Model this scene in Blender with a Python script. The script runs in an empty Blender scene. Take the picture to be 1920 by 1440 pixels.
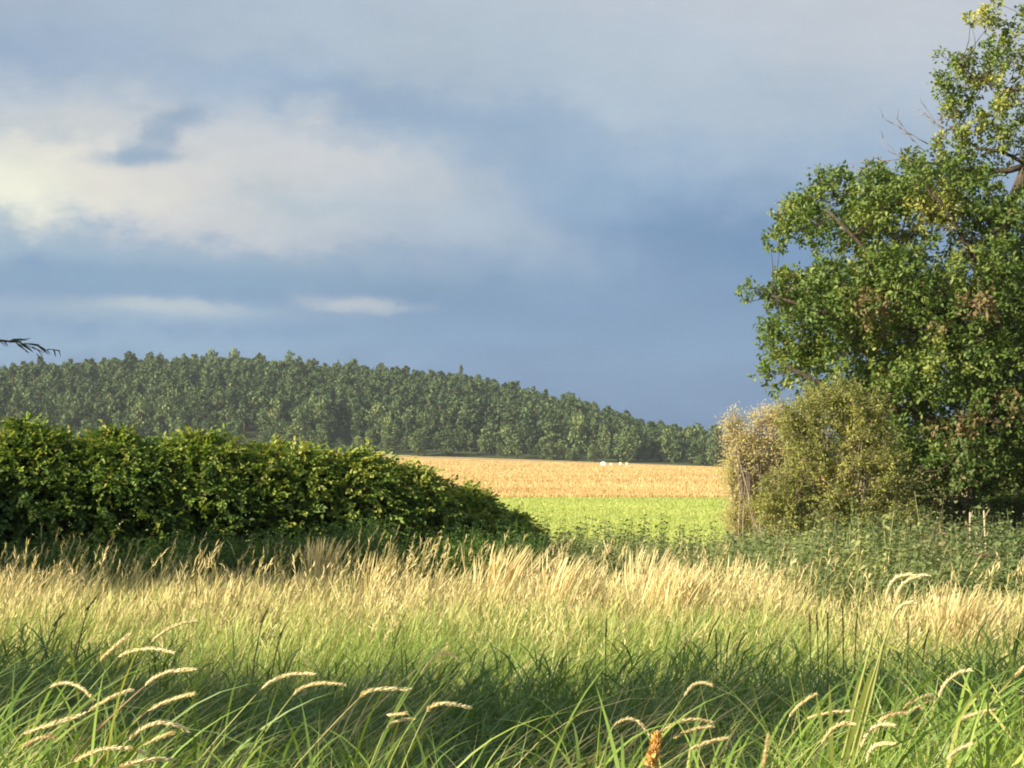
import bpy, math, random
import numpy as np

rng = np.random.default_rng(11)
random.seed(11)
PI = math.pi
scene = bpy.context.scene
col = scene.collection

# ------------------------------------------------------------------ camera, light, exposure
F = 3583.0                                   # focal length in pixels of a 1920 px wide picture
EYE = 1.6
PITCH = math.atan(130.0 / F)
cam_data = bpy.data.cameras.new("camera")
cam = bpy.data.objects.new("camera", cam_data)
col.objects.link(cam)
cam.location = (0, 0, EYE)
cam.rotation_euler = (PI / 2 + PITCH, 0, 0)
cam_data.sensor_width = 36.0
cam_data.lens = F / 1920 * 36
cam_data.clip_start = 0.05
cam_data.clip_end = 5000
scene.camera = cam
scene.view_settings.view_transform = 'Standard'
scene.view_settings.look = 'None'
scene.view_settings.gamma = 1
EXPO = 0.9
scene.view_settings.exposure = EXPO
scene.cycles.max_bounces = 6
scene.cycles.diffuse_bounces = 3
scene.cycles.glossy_bounces = 1
scene.cycles.transmission_bounces = 3
scene.cycles.volume_bounces = 0
scene.cycles.transparent_max_bounces = 8
scene.cycles.filter_width = 1.9
scene.cycles.use_denoising = True

SUN_EL = math.radians(24)
SUN_PHI = math.radians(58)                   # from straight behind the camera towards its left
sun_dir = np.array([-math.sin(SUN_PHI) * math.cos(SUN_EL), -math.cos(SUN_PHI) * math.cos(SUN_EL), math.sin(SUN_EL)])
sd = bpy.data.lights.new("sun", 'SUN')
sd.energy = 5.0
sd.angle = math.radians(0.6)
sd.color = (1.0, 0.87, 0.66)
sun = bpy.data.objects.new("sun", sd)
col.objects.link(sun)
from mathutils import Vector
sun.rotation_euler = Vector(sun_dir).to_track_quat('Z', 'Y').to_euler()
sun.location = (0, 0, 60)


def lin(c):
    return tuple(((v / 255 + 0.055) / 1.055) ** 2.4 if v > 10 else v / 255 / 12.92 for v in c)


# ------------------------------------------------------------------ sky (world)
def build_world():
    w = bpy.data.worlds.new("World")
    scene.world = w
    w.use_nodes = True
    nt = w.node_tree
    nt.nodes.clear()
    N, K = nt.nodes.new, nt.links.new

    def M(op, a, b=None, c=None, clamp=False):
        n = N('ShaderNodeMath'); n.operation = op; n.use_clamp = clamp
        for i, v in enumerate((a, b, c)):
            if v is None: continue
            if isinstance(v, (int, float)): n.inputs[i].default_value = v
            else: K(v, n.inputs[i])
        return n.outputs[0]
    tc = N('ShaderNodeTexCoord')
    sep = N('ShaderNodeSeparateXYZ'); K(tc.outputs['Generated'], sep.inputs[0])
    x, y, z = sep.outputs
    U = M('MULTIPLY_ADD', M('ARCTAN2', x, y), F, 960.0)
    V = M('MULTIPLY_ADD', M('ARCSINE', z), -F, 850.0)

    def noise(scale, detail, off, sz=1.0, rough=0.55):
        mp = N('ShaderNodeMapping'); K(tc.outputs['Generated'], mp.inputs[0])
        mp.inputs['Location'].default_value = off
        mp.inputs['Scale'].default_value = (1, 1, sz)
        t = N('ShaderNodeTexNoise'); K(mp.outputs[0], t.inputs[0])
        t.inputs['Scale'].default_value = scale; t.inputs['Detail'].default_value = detail
        t.inputs['Roughness'].default_value = rough
        return t
    n1 = noise(11, 5, (3.1, 0, 0.7), 1.6)
    n2 = noise(11, 5, (7.7, 2, 4.2), 1.6)
    n3 = noise(34, 4, (1.7, 5, 2.2), 1.5)
    sU = M('MULTIPLY_ADD', M('SUBTRACT', n1.outputs[0], 0.5), 260.0, U)
    sV = M('MULTIPLY_ADD', M('SUBTRACT', n2.outputs[0], 0.5), 110.0, V)
    n4 = noise(30, 6, (6.7, 1, 9.2), 1.7, 0.62)
    sU = M('MULTIPLY_ADD', M('SUBTRACT', n3.outputs[0], 0.5), 240.0, sU)
    sV = M('MULTIPLY_ADD', M('SUBTRACT', n4.outputs[0], 0.5), -150.0, sV)
    n5 = noise(70, 6, (2.2, 8, 1.9), 1.3, 0.6)
    fU = M('MULTIPLY_ADD', M('SUBTRACT', n5.outputs[0], 0.5), 90.0, U)      # lightly frayed
    fV = M('MULTIPLY_ADD', M('SUBTRACT', n4.outputs[0], 0.5), 46.0, V)

    # vertical ramp
    ramp = N('ShaderNodeValToRGB')
    K(M('DIVIDE', sV, 900.0, clamp=True), ramp.inputs[0])
    st = [(0.0, (196, 205, 220)), (0.14, (186, 200, 219)), (0.32, (166, 188, 215)), (0.46, (146, 173, 208)),
          (0.60, (130, 161, 199)), (0.72, (131, 162, 199)), (0.86, (122, 151, 189)), (0.95, (116, 144, 182))]
    el = ramp.color_ramp.elements
    for i, (p, c) in enumerate(st):
        e = el[i] if i < 2 else el.new(p)
        e.position = p; e.color = (*lin(c), 1)
    cur = ramp.outputs[0]

    def blob(cur, cu, cv, su, sv, rot, colr, amt, uv=None, power=2.0):
        a, b = uv or (sU, sV)
        du = M('SUBTRACT', a, float(cu)); dv = M('SUBTRACT', b, float(cv))
        c, s = math.cos(math.radians(rot)), math.sin(math.radians(rot))
        ru = M('ADD', M('MULTIPLY', du, c / su), M('MULTIPLY', dv, s / su))
        rv = M('SUBTRACT', M('MULTIPLY', dv, c / sv), M('MULTIPLY', du, s / sv))
        r2 = M('ADD', M('MULTIPLY', ru, ru), M('MULTIPLY', rv, rv))
        if power != 2.0: r2 = M('POWER', r2, power / 2)
        g = M('MULTIPLY', M('EXPONENT', M('MULTIPLY', r2, -1.0)), amt)
        m = N('ShaderNodeMix'); m.data_type = 'RGBA'
        K(g, m.inputs[0]); K(cur, m.inputs[6]); m.inputs[7].default_value = (*lin(colr), 1)
        return m.outputs[2]
    fine = (fU, fV)
    cur = blob(cur, 1700, 40, 420, 170, 0, (206, 209, 220), 0.8)
    cur = blob(cur, 1150, 170, 330, 110, 12, (190, 203, 218), 0.6)
    cur = blob(cur, 150, 40, 650, 90, 0, (172, 189, 212), 0.9)
    cur = blob(cur, 60, 130, 200, 50, 0, (150, 173, 206), 0.7)
    cur = blob(cur, 700, 85, 330, 50, 3, (189, 202, 218), 0.8)
    cur = blob(cur, 700, 190, 480, 48, 9, (157, 181, 211), 0.85)
    cur = blob(cur, 1080, 330, 330, 90, 24, (150, 178, 209), 0.6)
    cur = blob(cur, 1380, 475, 280, 80, 8, (116, 150, 190), 0.85)
    cur = blob(cur, 300, 340, 500, 112, 9, (220, 220, 224), 1.0, power=3.0)
    cur = blob(cur, 620, 290, 270, 62, 12, (222, 219, 221), 0.75)
    cur = blob(cur, 120, 360, 300, 75, 0, (234, 226, 220), 0.8)
    cur = blob(cur, -20, 385, 175, 78, 0, (255, 253, 234), 1.0)
    cur = blob(cur, 50, 265, 190, 22, 3, (193, 203, 214), 0.55)
    cur = blob(cur, 345, 228, 52, 20, 0, (158, 178, 204), 0.95, fine, 3.0)
    cur = blob(cur, 305, 262, 42, 30, 0, (160, 180, 205), 0.9, fine, 3.0)
    cur = blob(cur, 265, 305, 88, 19, -4, (160, 181, 206), 1.0, fine, 3.0)
    cur = blob(cur, 262, 214, 26, 8, 0, (186, 198, 212), 0.7, fine)
    cur = blob(cur, 880, 400, 230, 70, 20, (190, 202, 215), 0.55)
    cur = blob(cur, 560, 385, 190, 40, 8, (178, 196, 213), 0.65)
    cur = blob(cur, 260, 492, 560, 34, 2, (163, 187, 209), 0.75)
    cur = blob(cur, 280, 528, 640, 26, 1, (139, 170, 201), 0.9, (sU, fV))
    cur = blob(cur, 240, 588, 330, 26, 1, (172, 192, 211), 0.75, (sU, fV))
    cur = blob(cur, 330, 577, 150, 15, 2, (193, 203, 213), 0.85, (fU, fV), 3.0)
    cur = blob(cur, 670, 572, 105, 15, 2, (193, 202, 215), 0.95, (fU, fV), 3.0)
    cur = blob(cur, 200, 650, 520, 40, 0, (154, 184, 213), 0.75)

    # small brightness mottling, exposure compensated
    k = M('MULTIPLY_ADD', M('SUBTRACT', noise(9, 7, (4, 4, 4), 2.4, 0.6).outputs[0], 0.5), 0.28, 1.0)
    vm = N('ShaderNodeVectorMath'); vm.operation = 'SCALE'
    K(cur, vm.inputs[0]); K(k, vm.inputs['Scale'])
    vt = N('ShaderNodeVectorMath'); vt.operation = 'MULTIPLY'; K(vm.outputs[0], vt.inputs[0]); vt.inputs[1].default_value = (0.90, 0.925, 0.905)
    bgc = N('ShaderNodeBackground'); K(vt.outputs[0], bgc.inputs[0])
    bgc.inputs[1].default_value = 1.0 / 2 ** EXPO
    # clear sky behind and above
    sk = N('ShaderNodeTexSky'); sk.sky_type = 'NISHITA'; sk.sun_disc = False
    sk.sun_elevation = SUN_EL
    sk.sun_rotation = math.atan2(sun_dir[0], sun_dir[1])
    bgs = N('ShaderNodeBackground'); K(sk.outputs[0], bgs.inputs[0]); bgs.inputs[1].default_value = 0.08
    # cloud bank covers everything ahead, breaks up behind
    cover = N('ShaderNodeMapRange'); K(y, cover.inputs[0])
    cover.inputs[1].default_value = -0.1; cover.inputs[2].default_value = 0.6
    cover.inputs[3].default_value = 0.15; cover.inputs[4].default_value = 1.0
    brk = M('MULTIPLY_ADD', M('SUBTRACT', n1.outputs[0], 0.5), 1.2, cover.outputs[0])
    fac = M('MAXIMUM', M('MULTIPLY', cover.outputs[0], cover.outputs[0]), M('MINIMUM', brk, cover.outputs[0]), clamp=True)
    mix = N('ShaderNodeMixShader'); K(fac, mix.inputs[0]); K(bgs.outputs[0], mix.inputs[1]); K(bgc.outputs[0], mix.inputs[2])
    out = N('ShaderNodeOutputWorld'); K(mix.outputs[0], out.inputs[0])


build_world()


# ------------------------------------------------------------------ helpers
def at(px, py, Y):
    """photo pixel + distance along y -> world point(s)"""
    px = np.asarray(px, float); py = np.asarray(py, float)
    dx = (px - 960) / F; du = (720 - py) / F
    c, s = math.cos(PITCH), math.sin(PITCH)
    dy = c - du * s; dz = s + du * c
    t = Y / dy
    return np.stack([dx * t, np.broadcast_to(Y, np.shape(dx * t)), EYE + dz * t], -1)


def sstep(a, b, v):
    t = np.clip((v - a) / (b - a), 0, 1)
    return t * t * (3 - 2 * t)


SKY_X = [-900, -300, 0, 40, 60, 250, 440, 640, 860, 1000, 1150, 1240, 1320, 1450, 1700, 2200, 3500]
SKY_Y = [720, 700, 690, 690, 678, 662, 661, 672, 692, 722, 757, 779, 798, 806, 815, 825, 835]
FOOT, RIDGE = 510.0, 720.0


def ground_z(x, y):
    x = np.asarray(x, float); y = np.asarray(y, float)
    z = -0.35 * sstep(14, 32, y)
    far = -0.2 - 0.032 * np.clip(x, -70, 78)
    z = z * (1 - sstep(80, 500, y)) + far * sstep(80, 500, y)
    px = x / RIDGE * F + 960
    top = EYE + (850 - np.interp(px, SKY_X, SKY_Y)) / F * RIDGE - 13.4
    t = np.clip((y - FOOT) / (RIDGE - FOOT), 0, 1)
    h = np.sin(t * PI / 2) ** 0.95
    back = 1 - 0.5 * sstep(RIDGE, 1200, y)
    return z * (1 - h) + np.maximum(top, z) * h * back


def noise2(x, y, s, seed=0):
    """smooth value noise 0..1"""
    x = np.asarray(x) / s; y = np.asarray(y) / s
    xi = np.floor(x).astype(np.int64); yi = np.floor(y).astype(np.int64)
    fx = x - xi; fy = y - yi
    fx = fx * fx * (3 - 2 * fx); fy = fy * fy * (3 - 2 * fy)

    def h(i, j):
        v = np.sin(i * 127.1 + j * 311.7 + seed * 74.7) * 43758.5453
        return v - np.floor(v)
    return (h(xi, yi) * (1 - fx) + h(xi + 1, yi) * fx) * (1 - fy) + (h(xi, yi + 1) * (1 - fx) + h(xi + 1, yi + 1) * fx) * fy


def unit(v):
    return v / np.maximum(np.linalg.norm(v, axis=-1, keepdims=True), 1e-9)


def rand_dirs(n):
    return unit(rng.normal(size=(n, 3)))


class Buf:
    def __init__(s):
        s.V, s.Q, s.T, s.C, s.n = [], [], [], [], 0

    def add(s, V, Q=None, T=None, tint=0.5):
        V = np.asarray(V, np.float32).reshape(-1, 3)
        if Q is not None and len(Q): s.Q.append(np.asarray(Q, np.int64) + s.n)
        if T is not None and len(T): s.T.append(np.asarray(T, np.int64) + s.n)
        s.V.append(V)
        s.C.append(np.broadcast_to(np.asarray(tint, np.float32), (len(V),)).astype(np.float32))
        s.n += len(V)

    def arrays(s):
        V = np.concatenate(s.V); C = np.concatenate(s.C)
        Q = np.concatenate(s.Q) if s.Q else np.zeros((0, 4), np.int64)
        T = np.concatenate(s.T) if s.T else np.zeros((0, 3), np.int64)
        return V, Q, T, C

    def mesh(s, name, mat=None, smooth=False):
        V, Q, T, C = s.arrays()
        me = bpy.data.meshes.new(name)
        me.vertices.add(len(V)); me.vertices.foreach_set('co', V.ravel())
        nl = len(Q) * 4 + len(T) * 3
        me.loops.add(nl)
        me.loops.foreach_set('vertex_index', np.concatenate([Q.ravel(), T.ravel()]).astype(np.int32))
        me.polygons.add(len(Q) + len(T))
        starts = np.concatenate([np.arange(len(Q)) * 4, len(Q) * 4 + np.arange(len(T)) * 3]).astype(np.int32)
        me.polygons.foreach_set('loop_start', starts)
        if smooth: me.polygons.foreach_set('use_smooth', np.ones(len(starts), bool))
        me.update(calc_edges=True)
        a = me.attributes.new('tint', 'FLOAT', 'POINT'); a.data.foreach_set('value', C)
        if mat: me.materials.append(mat)
        return me

    def obj(s, name, mat, parent=None, smooth=False, loc=None):
        me = s.mesh(name, mat, smooth)
        o = bpy.data.objects.new(name, me); col.objects.link(o)
        if parent: o.parent = parent
        if loc is not None: o.location = loc
        return o


def tag(o, label=None, cat=None, group=None, kind=None):
    if label: o['label'] = label
    if cat: o['category'] = cat
    if group: o['group'] = group
    if kind: o['kind'] = kind
    return o


def empty(name, loc=(0, 0, 0)):
    o = bpy.data.objects.new(name, None); col.objects.link(o); o.location = [float(v) for v in loc]
    o.empty_display_size = 0.2
    return o


def leaves(buf, P, A, Nn, L, W, tint, fold=0.3, droop=0.15, six=True):
    """leaf blades folded along the midrib; P base, A axis, Nn normal"""
    n = len(P)
    A = unit(A); S = unit(np.cross(A, Nn)); Nn = np.cross(S, A)
    L = np.broadcast_to(L, (n,))[:, None]; W = np.broadcast_to(W, (n,))[:, None]
    up = Nn * W * 0.5 * fold
    tip = P + A * L - Nn * L * droop
    if six:
        a1 = P + A * L * 0.3; a2 = P + A * L * 0.68 - Nn * L * droop * 0.45
        V = np.stack([P, a1 - S * W * 0.5 + up, a2 - S * W * 0.38 + up, tip, a2 + S * W * 0.38 + up, a1 + S * W * 0.5 + up], 1)
        o = np.arange(n)[:, None] * 6
        Q = np.concatenate([o + [0, 1, 2, 3], o + [0, 3, 4, 5]])
        buf.add(V.reshape(-1, 3), Q, None, np.repeat(np.broadcast_to(tint, (n,)), 6))
    else:
        a1 = P + A * L * 0.45
        V = np.stack([P, a1 - S * W * 0.5 + up, tip, a1 + S * W * 0.5 + up], 1)
        o = np.arange(n)[:, None] * 4
        T = np.concatenate([o + [0, 1, 2], o + [0, 2, 3]])
        buf.add(V.reshape(-1, 3), None, T, np.repeat(np.broadcast_to(tint, (n,)), 4))


def blades(buf, P, h, lean_dir, lean, curve, droop, width, K, tint, prof='leaf', yaw=None, tip_tint=None):
    """ribbons: P (n,3) base; h length scale; lean_dir angle array"""
    n = len(P)
    b = lambda v: np.broadcast_to(np.asarray(v, float), (n,))[:, None]
    h, lean, curve, droop, width = map(b, (h, lean, curve, droop, width))
    ld = np.broadcast_to(np.asarray(lean_dir, float), (n,))
    t = np.linspace(0, 1, K + 1)[None, :]
    hor = h * (lean * t + curve * t * t + droop * 0.6 * t ** 3)
    ver = h * (t - droop * t ** 3 * 0.75 - 0.25 * (lean + curve) ** 2 * t * t)
    X = P[:, 0:1] + hor * np.cos(ld)[:, None]
    Y = P[:, 1:2] + hor * np.sin(ld)[:, None]
    Z = P[:, 2:3] + ver
    if yaw is None: yaw = rng.uniform(0, PI, n)
    sx = np.cos(yaw)[:, None]; sy = np.sin(yaw)[:, None]
    if prof == 'leaf': w = (0.35 + 0.65 * np.minimum(1, t * 5)) * (1 - t ** 2.2)
    elif prof == 'stem': w = 1 - 0.45 * t
    elif prof == 'plume':
        w = np.where(t < 0.62, 0.22, 0.22 + 0.78 * np.sin(np.clip((t - 0.62) / 0.38, 0, 1) * PI) ** 0.7)
    w = w * width * 0.5
    w = np.maximum(w, 1e-4)
    Lf = np.stack([X - sx * w, Y - sy * w, Z], -1); Rt = np.stack([X + sx * w, Y + sy * w, Z], -1)
    V = np.stack([Lf, Rt], 2).reshape(n, -1, 3)       # n, 2(K+1), 3
    o = (np.arange(n) * 2 * (K + 1))[:, None]
    Q = np.concatenate([o + np.array([2 * k, 2 * k + 1, 2 * k + 3, 2 * k + 2]) for k in range(K)])
    tint = np.broadcast_to(np.asarray(tint, float), (n,))
    if tip_tint is None: c = np.repeat(tint, 2 * (K + 1))
    else:
        tt = np.broadcast_to(np.asarray(tip_tint, float), (n,))
        c = tint[:, None] * (1 - t ** 1.5) + tt[:, None] * t ** 1.5
        c = np.repeat(c, 2, axis=1).ravel()
    buf.add(V.reshape(-1, 3), Q, None, c)


def tube(buf, pts, rad, n=6, tint=0.5, cap=True):
    pts = np.asarray(pts, float); m = len(pts)
    rad = np.broadcast_to(np.asarray(rad, float), (m,))
    d = np.gradient(pts, axis=0); d = unit(d)
    ref = np.array([0.13, 0.21, 0.97]) if abs(d[0, 2]) < 0.8 else np.array([0.97, 0.2, 0.1])
    s = unit(np.cross(d, ref)); u = np.cross(s, d)
    a = np.arange(n) * 2 * PI / n
    ring = s[:, None] * np.cos(a)[None, :, None] + u[:, None] * np.sin(a)[None, :, None]
    V = pts[:, None] + ring * rad[:, None, None]
    Q = []
    for i in range(m - 1):
        for j in range(n):
            Q.append([i * n + j, i * n + (j + 1) % n, (i + 1) * n + (j + 1) % n, (i + 1) * n + j])
    V = V.reshape(-1, 3)
    T = []
    if cap:
        V = np.vstack([V, pts[-1] + d[-1] * rad[-1] * 0.5, pts[0]])
        for j in range(n):
            T.append([(m - 1) * n + j, (m - 1) * n + (j + 1) % n, m * n])
            T.append([(j + 1) % n, j, m * n + 1])
    buf.add(V, Q, T if T else None, tint)


def bez(p0, p1, p2, n):
    t = np.linspace(0, 1, n)[:, None]
    return (1 - t) ** 2 * np.asarray(p0) + 2 * t * (1 - t) * np.asarray(p1) + t * t * np.asarray(p2)


def wobble(pts, amp):
    pts = np.array(pts, float); n = len(pts)
    k = rng.normal(size=(n, 3)) * amp; k[0] = 0
    k[1:-1] = (k[:-2] + k[1:-1] + k[2:]) / 2
    return pts + k


# ------------------------------------------------------------------ materials
def leafmat(name, stops, trans=0.35, rough=0.55, spec=0.3, objvar=0.0, tcol=None):
    m = bpy.data.materials.new(name); m.use_nodes = True
    nt = m.node_tree; nt.nodes.clear(); N, K = nt.nodes.new, nt.links.new
    a = N('ShaderNodeAttribute'); a.attribute_name = 'tint'
    r = N('ShaderNodeValToRGB'); K(a.outputs['Fac'], r.inputs[0])
    el = r.color_ramp.elements
    for i, (p, c) in enumerate(stops):
        e = el[i] if i < 2 else el.new(p)
        e.position = p; e.color = (*c, 1)
    c = r.outputs[0]
    if objvar:
        oi = N('ShaderNodeObjectInfo')
        hs = N('ShaderNodeHueSaturation')
        mr = N('ShaderNodeMapRange'); K(oi.outputs['Random'], mr.inputs[0])
        mr.inputs[3].default_value = 1 - objvar; mr.inputs[4].default_value = 1 + objvar
        K(mr.outputs[0], hs.inputs['Value'])
        mh = N('ShaderNodeMapRange'); K(oi.outputs['Random'], mh.inputs[0])
        mh.inputs[3].default_value = 0.515; mh.inputs[4].default_value = 0.485
        K(mh.outputs[0], hs.inputs['Hue'])
        K(c, hs.inputs['Color']); c = hs.outputs[0]
    p = N('ShaderNodeBsdfPrincipled'); K(c, p.inputs['Base Color'])
    p.inputs['Roughness'].default_value = rough
    p.inputs['Specular IOR Level'].default_value = spec
    out = N('ShaderNodeOutputMaterial')
    if trans > 0:
        t = N('ShaderNodeBsdfTranslucent')
        mm = N('ShaderNodeMix'); mm.data_type = 'RGBA'; mm.blend_type = 'MULTIPLY'; mm.inputs[0].default_value = 1
        K(c, mm.inputs[6]); mm.inputs[7].default_value = (*(tcol or (1.25, 1.2, 0.6)), 1)
        K(mm.outputs[2], t.inputs[0])
        ms = N('ShaderNodeMixShader'); ms.inputs[0].default_value = trans
        K(p.outputs[0], ms.inputs[1]); K(t.outputs[0], ms.inputs[2]); K(ms.outputs[0], out.inputs[0])
    else:
        K(p.outputs[0], out.inputs[0])
    return m


def surfmat(name, c1, c2, scale=(1, 1, 1), nscale=1.0, c3=None, bump=0.3, rough=0.9, detail=6, bdist=0.1):
    m = bpy.data.materials.new(name); m.use_nodes = True
    nt = m.node_tree; N, K = nt.nodes.new, nt.links.new
    p = nt.nodes['Principled BSDF']
    tc = N('ShaderNodeTexCoord'); mp = N('ShaderNodeMapping'); K(tc.outputs['Object'], mp.inputs[0])
    mp.inputs['Scale'].default_value = scale
    t = N('ShaderNodeTexNoise'); K(mp.outputs[0], t.inputs[0]); t.inputs['Scale'].default_value = nscale
    t.inputs['Detail'].default_value = detail; t.inputs['Roughness'].default_value = 0.65
    r = N('ShaderNodeValToRGB'); K(t.outputs[0], r.inputs[0])
    el = r.color_ramp.elements
    el[0].position = 0.3; el[0].color = (*c1, 1); el[1].position = 0.7; el[1].color = (*c2, 1)
    if c3:
        e = el.new(0.5); e.color = (*c3, 1)
    K(r.outputs[0], p.inputs['Base Color'])
    p.inputs['Roughness'].default_value = rough; p.inputs['Specular IOR Level'].default_value = 0.15
    b = N('ShaderNodeBump'); K(t.outputs[0], b.inputs['Height']); b.inputs['Strength'].default_value = bump
    b.inputs['Distance'].default_value = bdist
    K(b.outputs[0], p.inputs['Normal'])
    return m


M_soil = surfmat('meadow_soil', (0.05, 0.045, 0.02), (0.09, 0.08, 0.035), nscale=3, c3=(0.06, 0.065, 0.025))
M_forest = surfmat('forest_floor', (0.05, 0.075, 0.03), (0.09, 0.11, 0.05), nscale=0.2)
M_past = surfmat('pasture_turf', (0.38, 0.46, 0.13), (0.47, 0.53, 0.17), scale=(1, 0.35, 1), nscale=0.5, bump=0.6)
M_stub = surfmat('stubble_soil', (0.54, 0.38, 0.16), (0.68, 0.51, 0.24), scale=(0.6, 0.25, 1), nscale=0.35, bump=0.8)
M_bark = surfmat('bark', (0.05, 0.04, 0.03), (0.16, 0.13, 0.09), scale=(6, 6, 1.5), nscale=3, bump=0.8)
M_palebark = surfmat('pale_twigs', (0.36, 0.30, 0.20), (0.60, 0.52, 0.36), scale=(6, 6, 1.5), nscale=3, bump=0.2)
M_deadbark = surfmat('dead_bark', (0.20, 0.16, 0.13), (0.34, 0.28, 0.22), scale=(6, 6, 1.5), nscale=3)
M_pinebark = surfmat('pine_bark', (0.10, 0.06, 0.04), (0.20, 0.11, 0.06), nscale=2)
M_wood = surfmat('weathered_wood', (0.05, 0.035, 0.03), (0.12, 0.09, 0.07), scale=(1, 8, 8), nscale=4, bump=0.3)
M_oak = leafmat('oak_leaf', [(0.0, (0.24, 0.17, 0.09)), (0.12, (0.24, 0.20, 0.08)), (0.25, (0.07, 0.13, 0.03)), (0.6, (0.16, 0.235, 0.05)), (0.9, (0.33, 0.355, 0.085)), (1.0, (0.46, 0.44, 0.13))], 0.3, 0.5, 0.35)
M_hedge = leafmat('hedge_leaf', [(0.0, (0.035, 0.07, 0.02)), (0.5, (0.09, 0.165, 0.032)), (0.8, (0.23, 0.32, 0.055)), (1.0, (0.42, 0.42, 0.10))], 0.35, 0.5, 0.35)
M_bush = leafmat('bush_leaf', [(0.0, (0.20, 0.16, 0.08)), (0.3, (0.24, 0.28, 0.07)), (0.7, (0.48, 0.48, 0.13)), (1.0, (0.76, 0.66, 0.38))], 0.35)
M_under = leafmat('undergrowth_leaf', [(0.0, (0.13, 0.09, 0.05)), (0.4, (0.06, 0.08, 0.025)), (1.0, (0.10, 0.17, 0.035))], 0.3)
M_willow = leafmat('willow_leaf', [(0.0, (0.05, 0.10, 0.03)), (1.0, (0.13, 0.19, 0.05))], 0.3)
M_nettle = leafmat('nettle_leaf', [(0.0, (0.34, 0.27, 0.15)), (0.2, (0.09, 0.13, 0.05)), (0.6, (0.19, 0.26, 0.10)), (1.0, (0.42, 0.44, 0.18))], 0.3)
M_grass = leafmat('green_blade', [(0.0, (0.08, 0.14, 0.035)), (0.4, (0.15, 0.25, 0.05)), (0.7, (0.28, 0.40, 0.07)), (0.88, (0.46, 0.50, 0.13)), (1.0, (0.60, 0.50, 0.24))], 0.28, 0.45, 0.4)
M_tan = leafmat('dry_grass', [(0.0, (0.26, 0.36, 0.08)), (0.3, (0.46, 0.51, 0.16)), (0.55, (0.53, 0.49, 0.20)), (0.78, (0.57, 0.47, 0.22)), (1.0, (0.84, 0.73, 0.40))], 0.25, 0.6, 0.25, tcol=(1.1, 1.0, 0.75))
M_head = leafmat('seed_head', [(0.0, (0.52, 0.42, 0.22)), (0.5, (0.80, 0.70, 0.40)), (1.0, (0.90, 0.82, 0.52))], 0.3, 0.6, 0.3, tcol=(1.1, 1.0, 0.8))
M_stem = leafmat('grass_stem', [(0.0, (0.17, 0.28, 0.06)), (0.5, (0.34, 0.37, 0.12)), (1.0, (0.42, 0.26, 0.17))], 0.2, 0.5, 0.4)
M_dock = leafmat('dock_stem', [(0.0, (0.13, 0.14, 0.06)), (0.5, (0.20, 0.13, 0.08)), (1.0, (0.72, 0.45, 0.15))], 0.1)
M_turf = leafmat('turf_blade', [(0.0, (0.36, 0.45, 0.13)), (1.0, (0.54, 0.58, 0.20))], 0.4)
M_straw = leafmat('stubble_straw', [(0.0, (0.50, 0.35, 0.15)), (0.6, (0.66, 0.49, 0.23)), (1.0, (0.76, 0.61, 0.32))], 0.35, tcol=(1.1, 1.0, 0.7))
M_pine = leafmat('pine_needles', [(0.0, (0.06, 0.10, 0.045)), (0.6, (0.115, 0.175, 0.075)), (1.0, (0.20, 0.26, 0.11))], 0.2, 0.6, 0.1, objvar=0.30)
M_pinestuff = leafmat('forest_needles', [(0.0, (0.055, 0.09, 0.042)), (0.6, (0.115, 0.175, 0.075)), (1.0, (0.20, 0.26, 0.11))], 0.2, 0.6, 0.1)
M_broad = leafmat('broadleaf_crown', [(0.0, (0.075, 0.12, 0.05)), (0.6, (0.14, 0.20, 0.08)), (1.0, (0.24, 0.29, 0.12))], 0.25, 0.6, 0.2, objvar=0.4)
M_bale = surfmat('bale_straw', (0.72, 0.62, 0.40), (0.85, 0.78, 0.58), nscale=5)
M_wrap = surfmat('bale_wrap', (0.85, 0.83, 0.72), (0.92, 0.90, 0.80), nscale=4, bump=0.2, rough=0.4)


# ------------------------------------------------------------------ ground sheets
def sheet(name, mat, xs, ys, dz=0.0, kind='structure', mask=None):
    X, Y = np.meshgrid(xs, ys)
    Z = ground_z(X, Y) + dz
    V = np.stack([X, Y, Z], -1).reshape(-1, 3)
    nx = len(xs)
    I, J = np.meshgrid(np.arange(len(ys) - 1), np.arange(nx - 1), indexing='ij')
    a = (I * nx + J).ravel()
    Q = np.stack([a, a + 1, a + nx + 1, a + nx], 1)
    b = Buf(); b.add(V, Q)
    o = b.obj(name, mat, smooth=True)
    o['kind'] = kind
    return o


def graded(lo, hi, fine, coarse):
    return np.unique(np.concatenate([np.arange(lo, hi, coarse), fine, [hi]]))


xs_g = graded(-480, 480, np.arange(-60, 100, 4), 12)
sheet('meadow_ground', M_soil, xs_g, np.concatenate([np.arange(-25, 60, 1.5), np.arange(60, 520, 10.0)]))
sheet('pasture_field', M_past, np.arange(-60, 101, 2.0), np.arange(38, 82.1, 2.0), 0.012)
xs_w = np.arange(-170, 190, 4.0)
sheet('stubble_field', M_stub, xs_w, np.concatenate([np.arange(81, 200, 4.0), np.arange(200, 515, 8.0)]), 0.05)
sheet('wooded_hill', M_forest, xs_g, np.concatenate([np.arange(503, 760, 6.0), np.arange(760, 1200, 20)]), 0.1)


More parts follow.
